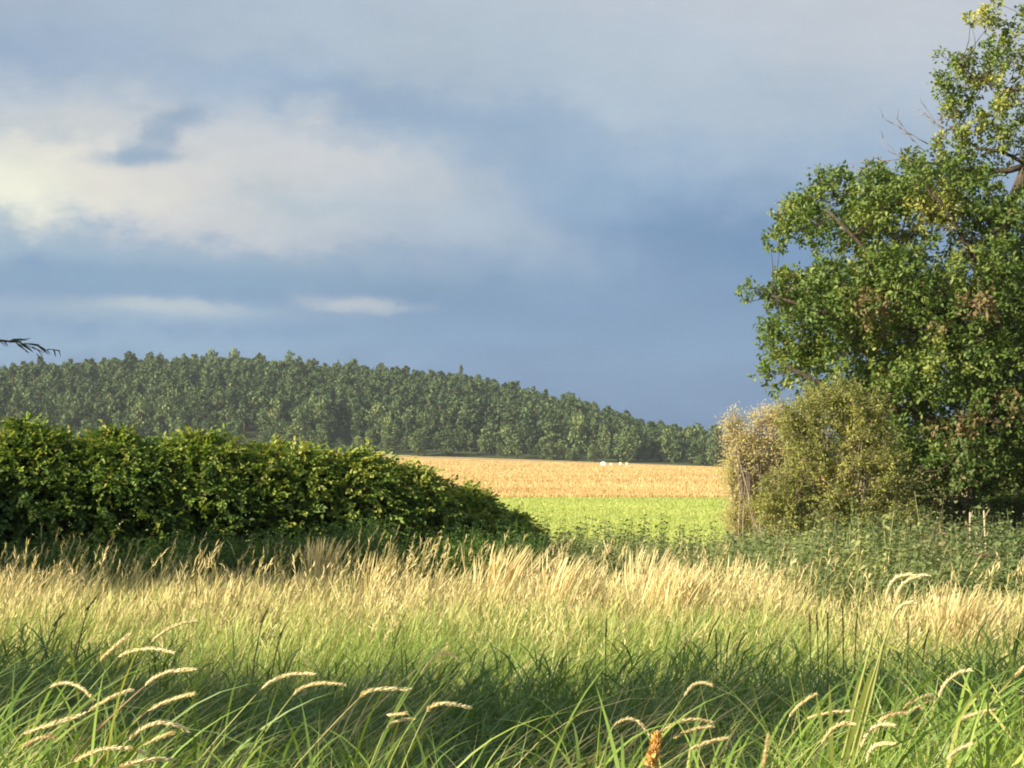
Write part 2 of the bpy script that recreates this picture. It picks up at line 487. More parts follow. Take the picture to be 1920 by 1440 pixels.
# ------------------------------------------------------------------ far trees
def tree_shape(kind, h, r, seed):
    """returns Buf of crown and Buf of trunk; base at origin"""
    g = np.random.default_rng(seed)
    cr, tr = Buf(), Buf()
    if kind == 'pine':
        nc = g.integers(19, 26); z0 = 0.22
    else:
        nc = g.integers(24, 32); z0 = 0.05
    for i in range(nc):
        f = (i + g.uniform(0, 1)) / nc
        z = h * (z0 + (0.95 - z0) * f)
        if kind == 'pine': prof = math.sin(PI * min(1, (0.12 + 0.88 * f) ** 0.85) * 0.96) ** 0.6 * (1.0 - 0.35 * f)
        else: prof = math.sin(PI * (0.12 + 0.86 * f)) ** 0.55
        a = g.uniform(0, 2 * PI); rr = r * prof * math.sqrt(g.uniform(0.05, 1)) * 0.8
        c = np.array([rr * math.cos(a), rr * math.sin(a), z])
        cs = r * g.uniform(0.28, 0.45) * (1.0 if kind != 'pine' else 1.0 - 0.3 * f)
        n = 20
        d = unit(g.normal(size=(n, 3)) + [0, 0, 0.35])
        P = c + d * cs * g.uniform(0.55, 1.05, (n, 1)) * [1, 1, 0.75]
        A = unit(d * 0.7 + g.normal(size=(n, 3)) * 0.6)
        Nn = unit(d + g.normal(size=(n, 3)) * 0.5)
        tn = np.clip(g.uniform(0.2, 0.8) + g.normal(size=n) * 0.16, 0, 1)
        leaves(cr, P - A * 0.25, A, Nn, g.uniform(0.5, 0.85, n) * (r / 2.4) ** 0.3, g.uniform(0.4, 0.65, n), tn, six=False)
    tube(tr, [[0, 0, -0.5], [g.normal() * .1, g.normal() * .1, h * 0.45], [g.normal() * .2, g.normal() * .2, h * 0.9]], [h * 0.022, h * 0.017, h * 0.005], 5)
    for k in range(4):
        z = h * g.uniform(0.4, 0.7); a = g.uniform(0, 2 * PI)
        tube(tr, [[0, 0, z], [math.cos(a) * r * .6, math.sin(a) * r * .6, z + h * 0.12]], [h * 0.008, h * 0.003], 4)
    return cr, tr


def inside(poly, x, y):
    x = np.asarray(x); y = np.asarray(y); r = np.zeros(x.shape, bool)
    n = len(poly)
    for i in range(n):
        x1, y1 = poly[i]; x2, y2 = poly[(i + 1) % n]
        c = ((y1 > y) != (y2 > y)) & (x < (x2 - x1) * (y - y1) / (y2 - y1 + 1e-12) + x1)
        r ^= c
    return r


HEDGE_TOP = [(-100, 772), (100, 775), (260, 790), (430, 795), (560, 820), (680, 840), (790, 872), (820, 905), (950, 945), (1010, 990), (1010, 1100), (-100, 1100)]
OAK_MAIN = [(1460, 395), (1530, 355), (1620, 340), (1700, 308), (1790, 303), (1850, 350), (1930, 375), (2050, 330), (2200, 420), (2290, 600), (2280, 800),
            (2200, 975), (1900, 985), (1720, 960), (1650, 900), (1600, 800), (1560, 742), (1470, 728), (1420, 702), (1440, 650), (1432, 612), (1462, 585),
            (1468, 540), (1480, 500), (1452, 440)]
OAK_UP = [(1745, 285), (1765, 230), (1770, 180), (1775, 115), (1835, 95), (1850, 25), (1905, 40), (1960, 15), (2050, 60), (2150, 200), (2150, 330), (2000, 335), (1920, 322), (1850, 300), (1800, 300)]


def build_forest():
    # candidates on a jittered grid
    sp = 5.3
    gx = np.arange(-330, 330, sp); gy = np.arange(FOOT + 14, 800, sp)
    X, Y = np.meshgrid(gx, gy); X = X.ravel() + rng.uniform(-2.1, 2.1, X.size); Y = Y.ravel() + rng.uniform(-2.1, 2.1, Y.size)
    px = X / Y * F + 960
    k = (px > -300) & (px < 2300); X, Y = X[k], Y[k]
    n = len(X)
    H = np.clip(rng.normal(9.6, 1.5, n), 6.0, 13.5); R = H * rng.uniform(0.21, 0.31, n)
    kind = np.where((Y < 545) & (rng.random(n) < 0.45), 1, 0)
    kind = np.where(rng.random(n) < 0.07, 1, kind)
    H = H * (1 - 0.22 * sstep(1050, 1250, X / Y * F + 960)); R = R * (1 - 0.1 * sstep(1050, 1250, X / Y * F + 960))
    # broadleaf row along the field edge
    fx = np.arange(-150, 180, 2.7); fx = fx + rng.uniform(-1.5, 1.5, len(fx)); fy = rng.uniform(FOOT - 1, FOOT + 13, len(fx))
    fh = rng.uniform(2.4, 8.5, len(fx)); fh = np.where(rng.random(len(fx)) < 0.25, fh * 0.6, fh)
    X = np.concatenate([X, fx]); Y = np.concatenate([Y, fy]); H = np.concatenate([H, fh])
    R = np.concatenate([R, fh * rng.uniform(0.36, 0.5, len(fx))]); kind = np.concatenate([kind, np.where(rng.random(len(fx)) < 0.85, 1, 0)])
    # a few that the photograph singles out (px, py of top, Y, height, radius, kind)
    special = [(440, 655, 716, 11.5, 3.4, 1), (-30, 676, 600, 13.0, 3.2, 0), (22, 679, 585, 13, 3.0, 0), (5, 700, 560, 12, 3.3, 0), (38, 720, 560, 10, 3.0, 1), (77, 668, 722, 10.5, 1.9, 0),
               (1300, 798, 545, 9.5, 4.8, 1), (1340, 800, 550, 9.5, 4.0, 1), (865, 684, 725, 10.5, 2.0, 0)]
    for sx, sy, Yd, h, r, kd in special:
        xw = (sx - 960) / F * Yd
        X = np.append(X, xw); Y = np.append(Y, Yd); H = np.append(H, h); R = np.append(R, r); kind = np.append(kind, kd)
    Z = ground_z(X, Y) + 0.1
    ns = len(special)
    for i, s in enumerate(special):
        j = len(X) - ns + i
        zt = float(at(s[0], s[1], s[2])[2])
        H[j] = min(max(zt - Z[j], 5), 19)
    # visibility from the photograph's spot: front to back
    order = np.argsort(Y)
    Wd, Hd = 1100, 768
    occ = np.zeros((Hd, Wd), bool)
    PX, PY = np.meshgrid((np.arange(Wd) + 0.5) * 1.875, (np.arange(Hd) + 0.5) * 1.875)
    occ |= inside(HEDGE_TOP, PX, PY) | inside(OAK_MAIN, PX, PY)
    occ[:, 1024:] = True
    vis = np.zeros(len(X), int)
    for j in order:
        s = F / Y[j] / 1.875
        cx = (X[j] / Y[j] * F + 960) / 1.875; zt = EYE - Z[j]
        y0 = (850 + (EYE - (Z[j] + H[j])) / Y[j] * F) / 1.875; y1 = (850 + (EYE - Z[j]) / Y[j] * F) / 1.875
        rx = R[j] * s * 0.95
        if cx + rx < 0 or cx - rx > 1024: continue
        a, b = max(0, int(cx - rx)), min(Wd - 1, int(cx + rx) + 1)
        c, d = max(0, int(y0)), min(Hd - 1, int(y1) + 1)
        if b <= a or d <= c: continue
        xx = (np.arange(a, b) + 0.5 - cx) / rx
        yy = (np.arange(c, d) + 0.5 - (y0 + y1) / 2) / max(1, (y1 - y0) / 2)
        e = (xx[None] ** 2 + yy[:, None] ** 2) < 1
        sub = occ[c:d, a:b]
        vis[j] = int((e & ~sub).sum())
        sub |= e
    score = vis.copy()
    iP = np.where(kind == 0)[0]; iB = np.where(kind == 1)[0]
    selP = iP[np.argsort(-score[iP])][:230]; selP = selP[score[selP] > 0]
    selB = iB[np.argsort(-score[iB])][:70]; selB = selB[score[selB] > 0]
    lib = {}
    for kd, name in ((0, 'pine'), (1, 'broad')):
        lib[kd] = [tree_shape(name, 9.0 if kd == 0 else 7.0, 2.3 if kd == 0 else 3.1, 100 + kd * 50 + v) for v in range(7)]
    ml = {}
    for kd in (0, 1):
        for v in range(7):
            c, t = lib[kd][v]
            ml[kd, v] = (c.mesh('crown', M_pine if kd == 0 else M_broad), t.mesh('trunk', M_pinebark))
    picked = set()

    def place(j, name, label, cat, group):
        kd = int(kind[j]); v = int(rng.integers(7)); picked.add(int(j))
        e = empty(name, (X[j], Y[j], Z[j])); e.rotation_euler = (0, 0, float(rng.uniform(0, 2 * PI)))
        b0, r0 = (9.0, 2.3) if kd == 0 else (7.0, 3.1)
        sr = R[j] / r0; e.scale = (sr, sr, H[j] / b0)
        cme, tme = ml[kd, v]
        o = bpy.data.objects.new('crown', cme); col.objects.link(o); o.parent = e
        o = bpy.data.objects.new('trunk', tme); col.objects.link(o); o.parent = e
        tag(e, label, cat, group)

    def spot(j):
        q = X[j] / Y[j] * F + 960
        for lim, t in ((45, 'left of the sky notch'), (130, 'just right of the sky notch'), (230, 'above the left part of the hedge'), (330, 'a little left of the highest treetop'),
                       (420, 'just left of the highest treetop'), (520, 'just right of the highest treetop'), (620, 'above the middle of the hedge'), (720, 'above the right shoulder of the hedge'),
                       (800, 'over the left end of the stubble field'), (880, 'where the crest starts to fall'), (960, 'on the falling flank above the stubble'), (1040, 'over the middle of the stubble field'),
                       (1110, 'a little left of the white bale'), (1160, 'directly above the bales'), (1220, 'just right of the bales'), (1280, 'left of the big round tree')):
            if q < lim: return t
        return 'near the pale twiggy bush'

    def shape(j):
        hm = H[j] / (9.6 if kind[j] == 0 else 7.5); q = R[j] / H[j] / (0.26 if kind[j] == 0 else 0.40)
        a = 'tall' if hm > 1.12 else 'short' if hm < 0.85 else 'mid-height'
        return a + (' broad' if q > 1.08 else ' slim' if q < 0.92 else ' even')

    def tier(j):
        d = Y[j]
        return 'on the hill crest' if d > 690 else 'high on the slope' if d > 640 else 'halfway up the slope' if d > 590 else 'low on the slope' if d > 550 else 'at the hill foot'
    sp_lab = {0: ('broadleaf_tree', 'broad dark tree whose rounded crown pokes up highest on the hill crest'),
              1: ('pine_tree', 'tall dark bluish pine cut by the left edge of the photo'),
              2: ('pine_tree', 'dark bluish pine just left of the small sky notch in the treetops'),
              3: ('pine_tree', 'bluish pine low behind the left end of the hedge'),
              4: ('broadleaf_tree', 'dim bluish broadleaf tree below the sky notch at far left'),
              5: ('pine_tree', 'small dark pine standing up just right of the sky notch'),
              6: ('broadleaf_tree', 'large round green tree at the right foot of the wooded hill'),
              7: ('broadleaf_tree', 'round green tree at the field edge just left of the pale twiggy shrub'),
              8: ('pine_tree', 'pointed pine standing up where the hill crest begins to fall')}
    base = len(X) - ns
    for i in range(ns):
        nm, lb = sp_lab[i]
        place(base + i, nm, lb, 'tree', 'broadleaf trees at the foot of the hill' if nm[0] == 'b' else 'pines on the wooded hill')
    for j in selP:
        if j in picked: continue
        lb = shape(j) + ' pine ' + tier(j) + ', ' + spot(j)
        place(int(j), 'pine_tree', lb, 'pine', 'pines on the wooded hill')
    for j in selB:
        if j in picked: continue
        if Y[j] < 530: lb = shape(j) + ' tree in the field-edge row, ' + spot(j)
        else: lb = shape(j) + ' broadleaf tree ' + tier(j) + ', ' + spot(j)
        place(int(j), 'broadleaf_tree', lb, 'tree', 'broadleaf trees at the foot of the hill')
    # the rest, one mass
    big = Buf()
    for j in range(len(X)):
        if j in picked: continue
        kd = int(kind[j]); v = int(rng.integers(7))
        c, t = lib[kd][v]
        V, Q, T, C = c.arrays()
        th = 1 if vis[j] > 0 or Y[j] < 560 else 2
        b0, r0 = (9.0, 2.3) if kd == 0 else (7.0, 3.1)
        a = rng.uniform(0, 2 * PI); sr = R[j] / r0
        cs, sn = math.cos(a) * sr, math.sin(a) * sr
        W = np.stack([V[:, 0] * cs - V[:, 1] * sn + X[j], V[:, 0] * sn + V[:, 1] * cs + Y[j], V[:, 2] * H[j] / b0 + Z[j]], -1)
        big.add(W, None, T, np.clip(C * rng.uniform(0.7, 1.2) + rng.normal() * 0.12, 0, 1))
    o = big.obj('pine_forest', M_pinestuff)
    tag(o, 'dense pine wood covering the low hill behind the stubble field', 'forest', None, 'stuff')
    print('forest', len(X), 'things', len(picked), 'visible pines', int((vis[iP] > 0).sum()))


build_forest()


# ------------------------------------------------------------------ stubble, turf, bales
def frustum_pts(n, y0, y1, margin=1.0, power=1.0, xr=None):
    y = y0 + (y1 - y0) * rng.random(n) ** power
    half = 0.272 * y + margin
    x = rng.uniform(-1, 1, n) * half
    if xr is not None:
        x = (rng.uniform(xr[0], xr[1], n) - 960) / F * y
    return x, y


def wind(n, mean=0.25, sd=0.55):
    return rng.normal(mean, sd, n)                # leaning mostly towards +x


def stuff(buf, name, mat, label, cat):
    o = buf.obj(name, mat)
    return tag(o, label, cat, None, 'stuff')


b = Buf()
x, y = frustum_pts(90000, 82, 420, xr=(600, 1600), power=1.9)
P = np.stack([x, y, ground_z(x, y) + 0.04], -1)
blades(b, P, rng.uniform(0.1, 0.2, len(x)), rng.uniform(0, 2 * PI, len(x)), 0.2, 0.1, 0, rng.uniform(0.02, 0.05, len(x)) * (y / 80), 1,
       np.clip(noise2(x, y, 9, 2) * 0.6 + rng.random(len(x)) * 0.4, 0, 1), 'stem')
stuff(b, 'straw_stubble', M_straw, 'short golden straw stubble standing across the field', 'stubble')
b = Buf()
x, y = frustum_pts(60000, 40, 83, xr=(850, 1600))
y = y + (noise2(x, 0 * x, 3, 4) - 0.5) * 3
P = np.stack([x, y, ground_z(x, y)], -1)
blades(b, P, rng.uniform(0.06, 0.14, len(x)), rng.uniform(0, 2 * PI, len(x)), 0.3, 0.3, 0, 0.03, 1, np.clip(noise2(x, y, 4, 7) * .7 + rng.random(len(x)) * .4, 0, 1), 'stem')
stuff(b, 'pasture_grass', M_turf, 'short bright yellow-green grass of the pasture strip', 'grass')

for (bx, by, w, h, wrap, lb) in [(1131, 874, 1.5, 1.25, True, 'largest and whitest of the round bales by the far field edge'),
                                 (1146, 873, 0.9, 0.85, False, 'small pale bale just right of the big white one'),
                                 (1163.5, 873.5, 0.8, 1.15, False, 'narrow pale bale, left one of the upright pair at the field edge'),
                                 (1175.5, 874.5, 0.75, 1.1, False, 'narrow pale bale, rightmost of the four at the field edge')]:
    Yb = 320.0; xw = (bx - 960) / F * Yb; w *= 0.6; h *= 0.6
    b = Buf()
    # cylinder lying down, rim rounded, ends slightly dished
    ax = np.linspace(-1, 1, 7); prof = np.array([0.0, 0.86, 1.0, 1.0, 1.0, 0.86, 0.0])
    axx = np.array([-0.46, -0.5, -0.45, 0, 0.45, 0.5, 0.46]) * w
    a = np.arange(18) * 2 * PI / 18
    V = np.stack([np.repeat(axx, 18) if not wrap else np.outer(prof, np.cos(a)).ravel() * w * 0.5,
                  np.outer(prof, np.cos(a)).ravel() * h * 0.5 if not wrap else np.repeat(axx, 18),
                  np.outer(prof, np.sin(a)).ravel() * h * 0.5 + h * 0.5], -1)
    Q = [[i * 18 + j, i * 18 + (j + 1) % 18, (i + 1) * 18 + (j + 1) % 18, (i + 1) * 18 + j] for i in range(6) for j in range(18)]
    b.add(V, Q)
    o = b.obj('straw_bale', M_wrap if wrap else M_bale, loc=(xw, Yb, float(ground_z(xw, Yb)) + 0.03), smooth=True)
    tag(o, lb, 'bale', 'bales by the far field edge')


# ------------------------------------------------------------------ hedge of shrubs
def leafy_shrub(name, cx, cy, top, rx, ry, label, mat, leafL=0.085, n_spray=520, bark=None, group=None, tint0=0.5, spread=0.16, seed=0, low=0.0, twist=0.0):
    g = np.random.default_rng(seed)
    gz = float(ground_z(cx, cy))
    root = empty(name, (cx, cy, gz))
    h = top - gz
    fol = Buf(); br = Buf()
    n = n_spray
    az = g.uniform(0, 2 * PI, n)
    # superellipsoid outline: steep sides, domed lumpy top
    w = g.random(n)
    zz = np.where(w < 0.62, g.uniform(low + 0.02, 0.95, n), 1 - 0.35 * g.random(n) ** 1.1)
    rad = (1 - np.clip(zz, 0, 1) ** 3.2) ** 0.5
    inner = np.where((w > 0.6), np.sqrt(g.random(n)), 1.02 - 0.75 * g.random(n) ** 1.8)
    lump = 0.93 + 0.10 * noise2(az * 1.7 + seed * 3, zz * 3, 0.8, seed)
    rr = rad * inner * lump
    P = np.stack([np.cos(az) * rr * rx, np.sin(az) * rr * ry, zz * h * (0.94 + 0.10 * noise2(np.cos(az) * rr * rx * 2, np.sin(az) * rr * ry * 2, 0.5, seed + 5))], -1)
    D = np.stack([np.cos(az), np.sin(az), 0.12 + 0.8 * np.clip(zz - 0.75, 0, 1) * 2 + g.normal(size=n) * 0.28], -1)
    D = unit(D + g.normal(size=(n, 3)) * 0.35)
    Nn = unit(np.array([0, 0, 1.0]) + g.normal(size=(n, 3)) * 0.35 + D * [0.25, 0.25, 0])
    S = unit(np.cross(D, Nn)); Nn = np.cross(S, D)
    Ls = g.uniform(0.22, 0.42, n); m = 9
    P = P - D * Ls[:, None] * 0.5
    st = np.clip(tint0 + g.normal(size=n) * spread + 0.42 * (zz - 0.68), 0.02, 0.95)  # upper sprays tinted lighter: sunlit top put into the leaf colour
    for k in range(m):
        s = (k + 0.5) / m; side = -1 if k % 2 else 1
        base = P + D * (Ls * s)[:, None] - Nn * (Ls * s * s * 0.25)[:, None]
        ang = math.radians(62 - 40 * s)
        A = D * math.cos(ang) + S * side * math.sin(ang) - Nn * 0.2 + g.normal(size=(n, 3)) * 0.18
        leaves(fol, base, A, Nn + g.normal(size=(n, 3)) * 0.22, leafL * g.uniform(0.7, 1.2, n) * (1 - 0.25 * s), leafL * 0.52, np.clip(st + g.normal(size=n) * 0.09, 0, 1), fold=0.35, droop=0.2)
    # stems from the root to a share of the sprays, and fine twigs under the sprays
    for i in g.choice(n, min(n, 42), replace=False):
        p = P[i]; mid = np.array([p[0] * 0.35, p[1] * 0.35, p[2] * 0.6])
        tube(br, wobble(bez([p[0] * 0.08, p[1] * 0.08, -0.05], mid, p, 6), 0.02), np.linspace(0.018, 0.004, 6), 4)
    fol.obj('foliage', mat, root); br.obj('branch', bark or M_bark, root, smooth=True)
    return tag(root, label, 'shrub', group)


HG = 'shrubs making up the hedge'
hedge = [(-150, 780, 23.5, 150, 'hedge shrub cut by the left edge of the photo'),
         (40, 776, 24.0, 150, 'dark green hedge shrub at far left, tallest of the hedge'),
         (215, 789, 24.2, 140, 'hedge shrub second from the left edge, below the hill crest'),
         (375, 800, 24.6, 135, 'hedge shrub with a level top left of the middle of the hedge'),
         (515, 806, 25.0, 120, 'yellow-green topped hedge shrub in the middle of the hedge'),
         (640, 822, 25.4, 118, 'bright hedge shrub whose top slopes down to the right'),
         (745, 846, 25.8, 98, 'hedge shrub where the hedge meets the stubble field'),
         (868, 902, 26.6, 88, 'low rounded hedge shrub in front of the stubble field'),
         (955, 944, 27.2, 62, 'lowest and rightmost shrub ending the hedge')]
for i, (px, py, Yh, hw, lb) in enumerate(hedge):
    p = at(px, py, Yh)
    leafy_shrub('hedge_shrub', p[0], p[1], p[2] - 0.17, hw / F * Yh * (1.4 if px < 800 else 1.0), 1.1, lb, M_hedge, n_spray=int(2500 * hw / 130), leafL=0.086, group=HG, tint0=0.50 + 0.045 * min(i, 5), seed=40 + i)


# ------------------------------------------------------------------ oak
def build_oak():
    Yo = 38.0
    base = at(1840, 1000, Yo); gz = float(ground_z(base[0], Yo))
    root = empty('oak_tree', (base[0], Yo, gz)); o0 = np.array([base[0], Yo, gz])
    tr = Buf()
    # trunk and limbs, given as photo pixels (+ depth offset)
    def P3(px, py, dy=0.0): return at(px, py, Yo) + [0, dy, 0] - o0
    trunk = [np.array([0, 0, -0.3]), np.array([0.02, 0, 0.4]), P3(1835, 800), P3(1845, 620), P3(1880, 430), P3(1925, 310), P3(1960, 170), P3(1945, 60)]
    tube(tr, trunk, [0.36, 0.29, 0.25, 0.21, 0.15, 0.10, 0.06, 0.02], 9)
    limbs = []
    def limb(i, c, e, r0):
        pts = wobble(bez(trunk[i], c, e, 9), 0.06); limbs.append(pts)
        tube(tr, pts, np.linspace(r0, r0 * 0.22, 9), 6)
    limb(3, P3(1700, 640, -0.6), P3(1440, 553, -0.8), 0.12)
    limb(3, P3(1700, 600, -1.5), P3(1520, 420, -1.6), 0.12)
    limb(2, P3(1690, 780, -1.0), P3(1450, 690, -1.2), 0.12)
    limb(3, P3(1800, 500, -2.2), P3(1680, 380, -2.5), 0.11)
    limb(4, P3(1780, 340, -0.3), P3(1600, 350, 0.2), 0.09)
    limb(5, P3(1820, 330, -0.3), P3(1690, 300, -0.4), 0.07)
    limb(4, P3(1960, 360, 0.3), P3(2080, 380, 0.2), 0.10)
    limb(3, P3(2000, 560, -0.6), P3(2230, 520, -0.8), 0.13)
    limb(2, P3(2000, 760, -0.9), P3(2240, 750, -1.0), 0.12)
    limb(3, P3(1750, 600, 1.6), P3(1600, 480, 2.4), 0.11)
    limb(3, P3(1950, 560, 1.8), P3(2080, 480, 2.6), 0.11)
    limb(2, P3(1850, 760, -2.0), P3(1820, 680, -3.0), 0.11)
    limb(2, P3(1750, 880, -1.5), P3(1680, 880, -2.2), 0.08)
    limb(6, P3(1830, 180, -0.3), P3(1785, 130, -0.4), 0.035)
    limb(5, P3(1810, 250, 0.2), P3(1780, 235, 0.3), 0.04)
    limb(6, P3(1960, 160, 0.4), P3(2050, 120, 0.5), 0.05)
    segs = np.concatenate([np.array(l) for l in limbs] + [np.array(trunk[2:])])

    def clumps(poly, sp, nper, depth, seed):
        g = np.random.default_rng(seed)
        pl = np.array(poly, float); x0, y0 = pl.min(0); x1, y1 = pl.max(0)
        pts = []
        for _ in range(9000):
            q = np.array([g.uniform(x0, x1), g.uniform(y0, y1)])
            if inside(poly, q[0], q[1]) and all(np.hypot(*(q - r)) > sp for r in pts): pts.append(q)
        out = []
        P = np.array(poly + [poly[0]], float)
        for q in pts:
            a = P[:-1]; d = P[1:] - a
            t = np.clip(((q - a) * d).sum(1) / (d * d).sum(1), 0, 1)
            e = np.min(np.hypot(*(q - (a + d * t[:, None])).T))
            dep = depth * math.sqrt(min(1, e / 260))
            # big limb masses with gaps between them
            for k in range(nper):
                f = (-1, -0.55, 0.2, 0.9)[k] if nper == 4 else (-0.9, 0.1, 0.9)[k % 3]
                out.append((q[0] + g.normal() * 10, q[1] + g.normal() * 10, dep * f + g.normal() * 0.25, e))
        return out
    cr = Buf(); tw = Buf()
    C = clumps(OAK_MAIN, 44, 4, 3.4, 5)
    for (qx, qy, dy, e) in C:
        big = noise2(np.array(qx + dy * 60), np.array(qy), 95, 3)
        if big < 0.36 and dy < 2.2 and qy < 740: continue
        if 1870 < qx < 1925 and 485 < qy < 520: continue
        c = P3(qx, qy, dy)
        r = min(0.50, 0.24 + e / F * Yo * 0.5) * rng.uniform(0.85, 1.15)
        ct = 0.5 + 0.30 * (noise2(np.array(qx), np.array(qy + dy * 30), 70, 9) - 0.5) + rng.normal() * 0.06
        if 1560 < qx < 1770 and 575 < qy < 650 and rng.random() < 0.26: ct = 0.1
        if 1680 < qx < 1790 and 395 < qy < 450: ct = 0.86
        if qx > 1640 and qy > 700: ct -= 0.14 * min(1, (qy - 700) / 80)  # lower right clumps tinted darker, the crown's shaded side put into leaf colour
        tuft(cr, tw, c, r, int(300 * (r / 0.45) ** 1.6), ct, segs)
    for (qx, qy, dy, e) in clumps(OAK_UP, 32, 3, 1.2, 6):
        if rng.random() < 0.22: continue
        c = P3(qx, qy, dy)
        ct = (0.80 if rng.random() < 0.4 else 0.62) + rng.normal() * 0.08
        if rng.random() < 0.12: ct = 0.12
        tuft(cr, tw, c, rng.uniform(0.18, 0.36), int(rng.uniform(50, 120)), ct, segs)
    # outlying sprigs along the left outline
    for (qx, qy, r, n) in [(1385, 548, .13, 32), (1398, 540, .12, 26), (1412, 556, .14, 36), (1430, 560, .15, 40), (1445, 548, .2, 60), (1388, 566, .07, 12), (1436, 700, .2, 60), (1418, 706, .14, 34),
                           (1428, 452, .08, 16), (1445, 446, .15, 36), (1462, 436, .2, 60), (1482, 376, .12, 34), (1500, 385, .16, 44), (1540, 350, .17, 50), (1462, 605, .2, 60), (1430, 612, .12, 30), (1452, 725, .17, 50),
                           (1548, 358, .2, 70), (1812, 30, .04, 7), (1825, 45, .05, 7), (1866, 14, .09, 24), (1912, 28, .1, 30), (1770, 108, .12, 30), (1760, 178, .12, 26), (1748, 262, .14, 40), (1700, 290, .16, 50)]:
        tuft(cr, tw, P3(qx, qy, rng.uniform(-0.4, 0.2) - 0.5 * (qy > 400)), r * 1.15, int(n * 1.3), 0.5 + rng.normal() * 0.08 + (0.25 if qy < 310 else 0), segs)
    cr.obj('crown', M_oak, root); tr.obj('trunk', M_bark, root, smooth=True); tw.obj('twigs', M_bark, root)
    # dead bare twigs poking up out of the crown's left shoulder
    dd = Buf()
    for (ax, ay, bx, by) in [(1740, 270, 1655, 215), (1735, 285, 1680, 222), (1770, 240, 1730, 205), (1700, 300, 1655, 262), (1640, 325, 1590, 312), (1600, 345, 1575, 322), (1650, 318, 1625, 300), (1690, 300, 1640, 292), (1780, 250, 1720, 190)]:
        p, q = P3(ax, ay), P3(bx, by)
        pts = wobble(bez(p, (p + q) / 2 - [0, 0, 0.08], q, 6), 0.03)
        tube(dd, pts, np.linspace(0.012, 0.004, 6), 4)
        for k in range(4):
            s = pts[rng.integers(1, 6)]; e = s + unit((q - p) + rng.normal(size=3) * 0.5 * np.linalg.norm(q - p)) * rng.uniform(0.15, 0.35)
            tube(dd, [s, (s + e) / 2 + rng.normal(size=3) * 0.02, e], [0.008, 0.006, 0.003], 3)
    o = dd.obj('bare_twigs', M_deadbark, root); o['label'] = 'leafless dead twigs on the left shoulder of the crown'
    tag(root, 'big green oak at the right edge of the photo, dark underneath', 'tree')


def tuft(cr, tw, c, r, n, ct, segs):
    """leaves gathered on short twigs around centre c"""
    nt_ = max(3, n // 9)
    d = unit(rng.normal(size=(nt_, 3)) + [0, 0, 0.25])
    tips = c + d * (r * rng.uniform(0.35, 1.1, (nt_, 1))) * [1, 1, 0.8]
    tt = np.clip(ct + rng.normal(size=nt_) * 0.09, 0, 1)
    k = 9
    P = np.repeat(tips, k, 0) + rng.normal(size=(nt_ * k, 3)) * 0.045
    A = unit(np.repeat(d, k, 0) * 0.55 + rng.normal(size=(nt_ * k, 3)) * 0.75)
    Nn = unit(np.array([0, 0, 0.8]) + np.repeat(d, k, 0) * 0.7 + rng.normal(size=(nt_ * k, 3)) * 0.45)
    m = len(P)
    leaves(cr, P, A, Nn, rng.uniform(0.075, 0.125, m), rng.uniform(0.05, 0.075, m), np.clip(np.repeat(tt, k) + rng.normal(size=m) * 0.06, 0, 1), fold=0.3, six=False)
    s = segs[np.argmin(((segs - c) ** 2).sum(1))]
    tube(tw, wobble(bez(s, (s + c) / 2 + [0.22, 0, -0.08], c, 5), 0.05), np.linspace(0.011, 0.004, 5), 4, cap=False)
    for i in range(0, nt_, 3):
        tube(tw, [c, (c + tips[i]) / 2 + rng.normal(size=3) * 0.02, tips[i]], [0.007, 0.005, 0.003], 3, cap=False)


build_oak()


# ------------------------------------------------------------------ twiggy bushes beside the oak
def twiggy_bush(name, px, pbot, Yb, tips, nper, leafn, leafL, tint0, label, mat, bark, ntw=5, seed=0, tspread=0.15, cat='bush', up=0.35):
    """tips: (px, py, spread px) of leafy masses in the photo, each a cloud of small leaf clusters on forked twigs"""
    g = np.random.default_rng(seed)
    b0 = at(px, 1000, Yb); gz = float(ground_z(b0[0], Yb)); o0 = np.array([b0[0], Yb, gz])
    root = empty(name, o0); br = Buf(); fo = Buf()
    for (tx, ty, sp_) in tips:
        ty = 990 - (990 - ty) * 0.87
        q0 = at(tx, ty, Yb) - o0; rad = sp_ / F * Yb * 1.25
        s = np.array([q0[0] * 0.45 + g.normal() * 0.1, g.normal() * 0.2, -0.05])
        bough = wobble(bez(s, s * 0.4 + q0 * [0.5, 0.5, 0.6] + g.normal(size=3) * 0.1, q0, 7), 0.05)
        tube(br, bough, np.linspace(0.015, 0.005, 7), 4, cap=False)
        tb = tint0 + g.normal() * tspread * 0.5
        for k in range(nper):
            d = unit(g.normal(size=3)) * g.uniform(0.2, 1.0) ** 0.5 * rad * [1, 1.3, 0.9]
            c = q0 + d
            tube(br, wobble([bough[g.integers(3, 7)], q0 + d * 0.45 + g.normal(size=3) * 0.05, c], 0.02), [0.006, 0.004, 0.002], 3, cap=False)
            for j in range(ntw):
                dirn = unit(unit(d) * 0.7 + g.normal(size=3) * 0.8 + [-0.1, 0, up]); L = g.uniform(0.1, 0.3)
                e = c + dirn * L
                tube(br, [c, (c + e) / 2 + g.normal(size=3) * 0.02, e], [0.003, 0.0025, 0.0015], 3, cap=False)
                if leafn:
                    m = leafn; t = g.random(m)[:, None] * 1.05
                    P = c + (e - c) * t + g.normal(size=(m, 3)) * 0.035
                    A = unit(dirn * 0.5 + g.normal(size=(m, 3)) * 0.9)
                    leaves(fo, P, A, unit(g.normal(size=(m, 3)) + [0, 0, 0.8]), leafL * g.uniform(0.6, 1.25, m), leafL * 0.4, np.clip(tb + g.normal() * tspread * 0.6 + g.normal(size=m) * 0.1, 0, 1), six=False)
    br.obj('branch', bark, root)
    if fo.n: fo.obj('foliage', mat, root)
    return tag(root, label, cat)


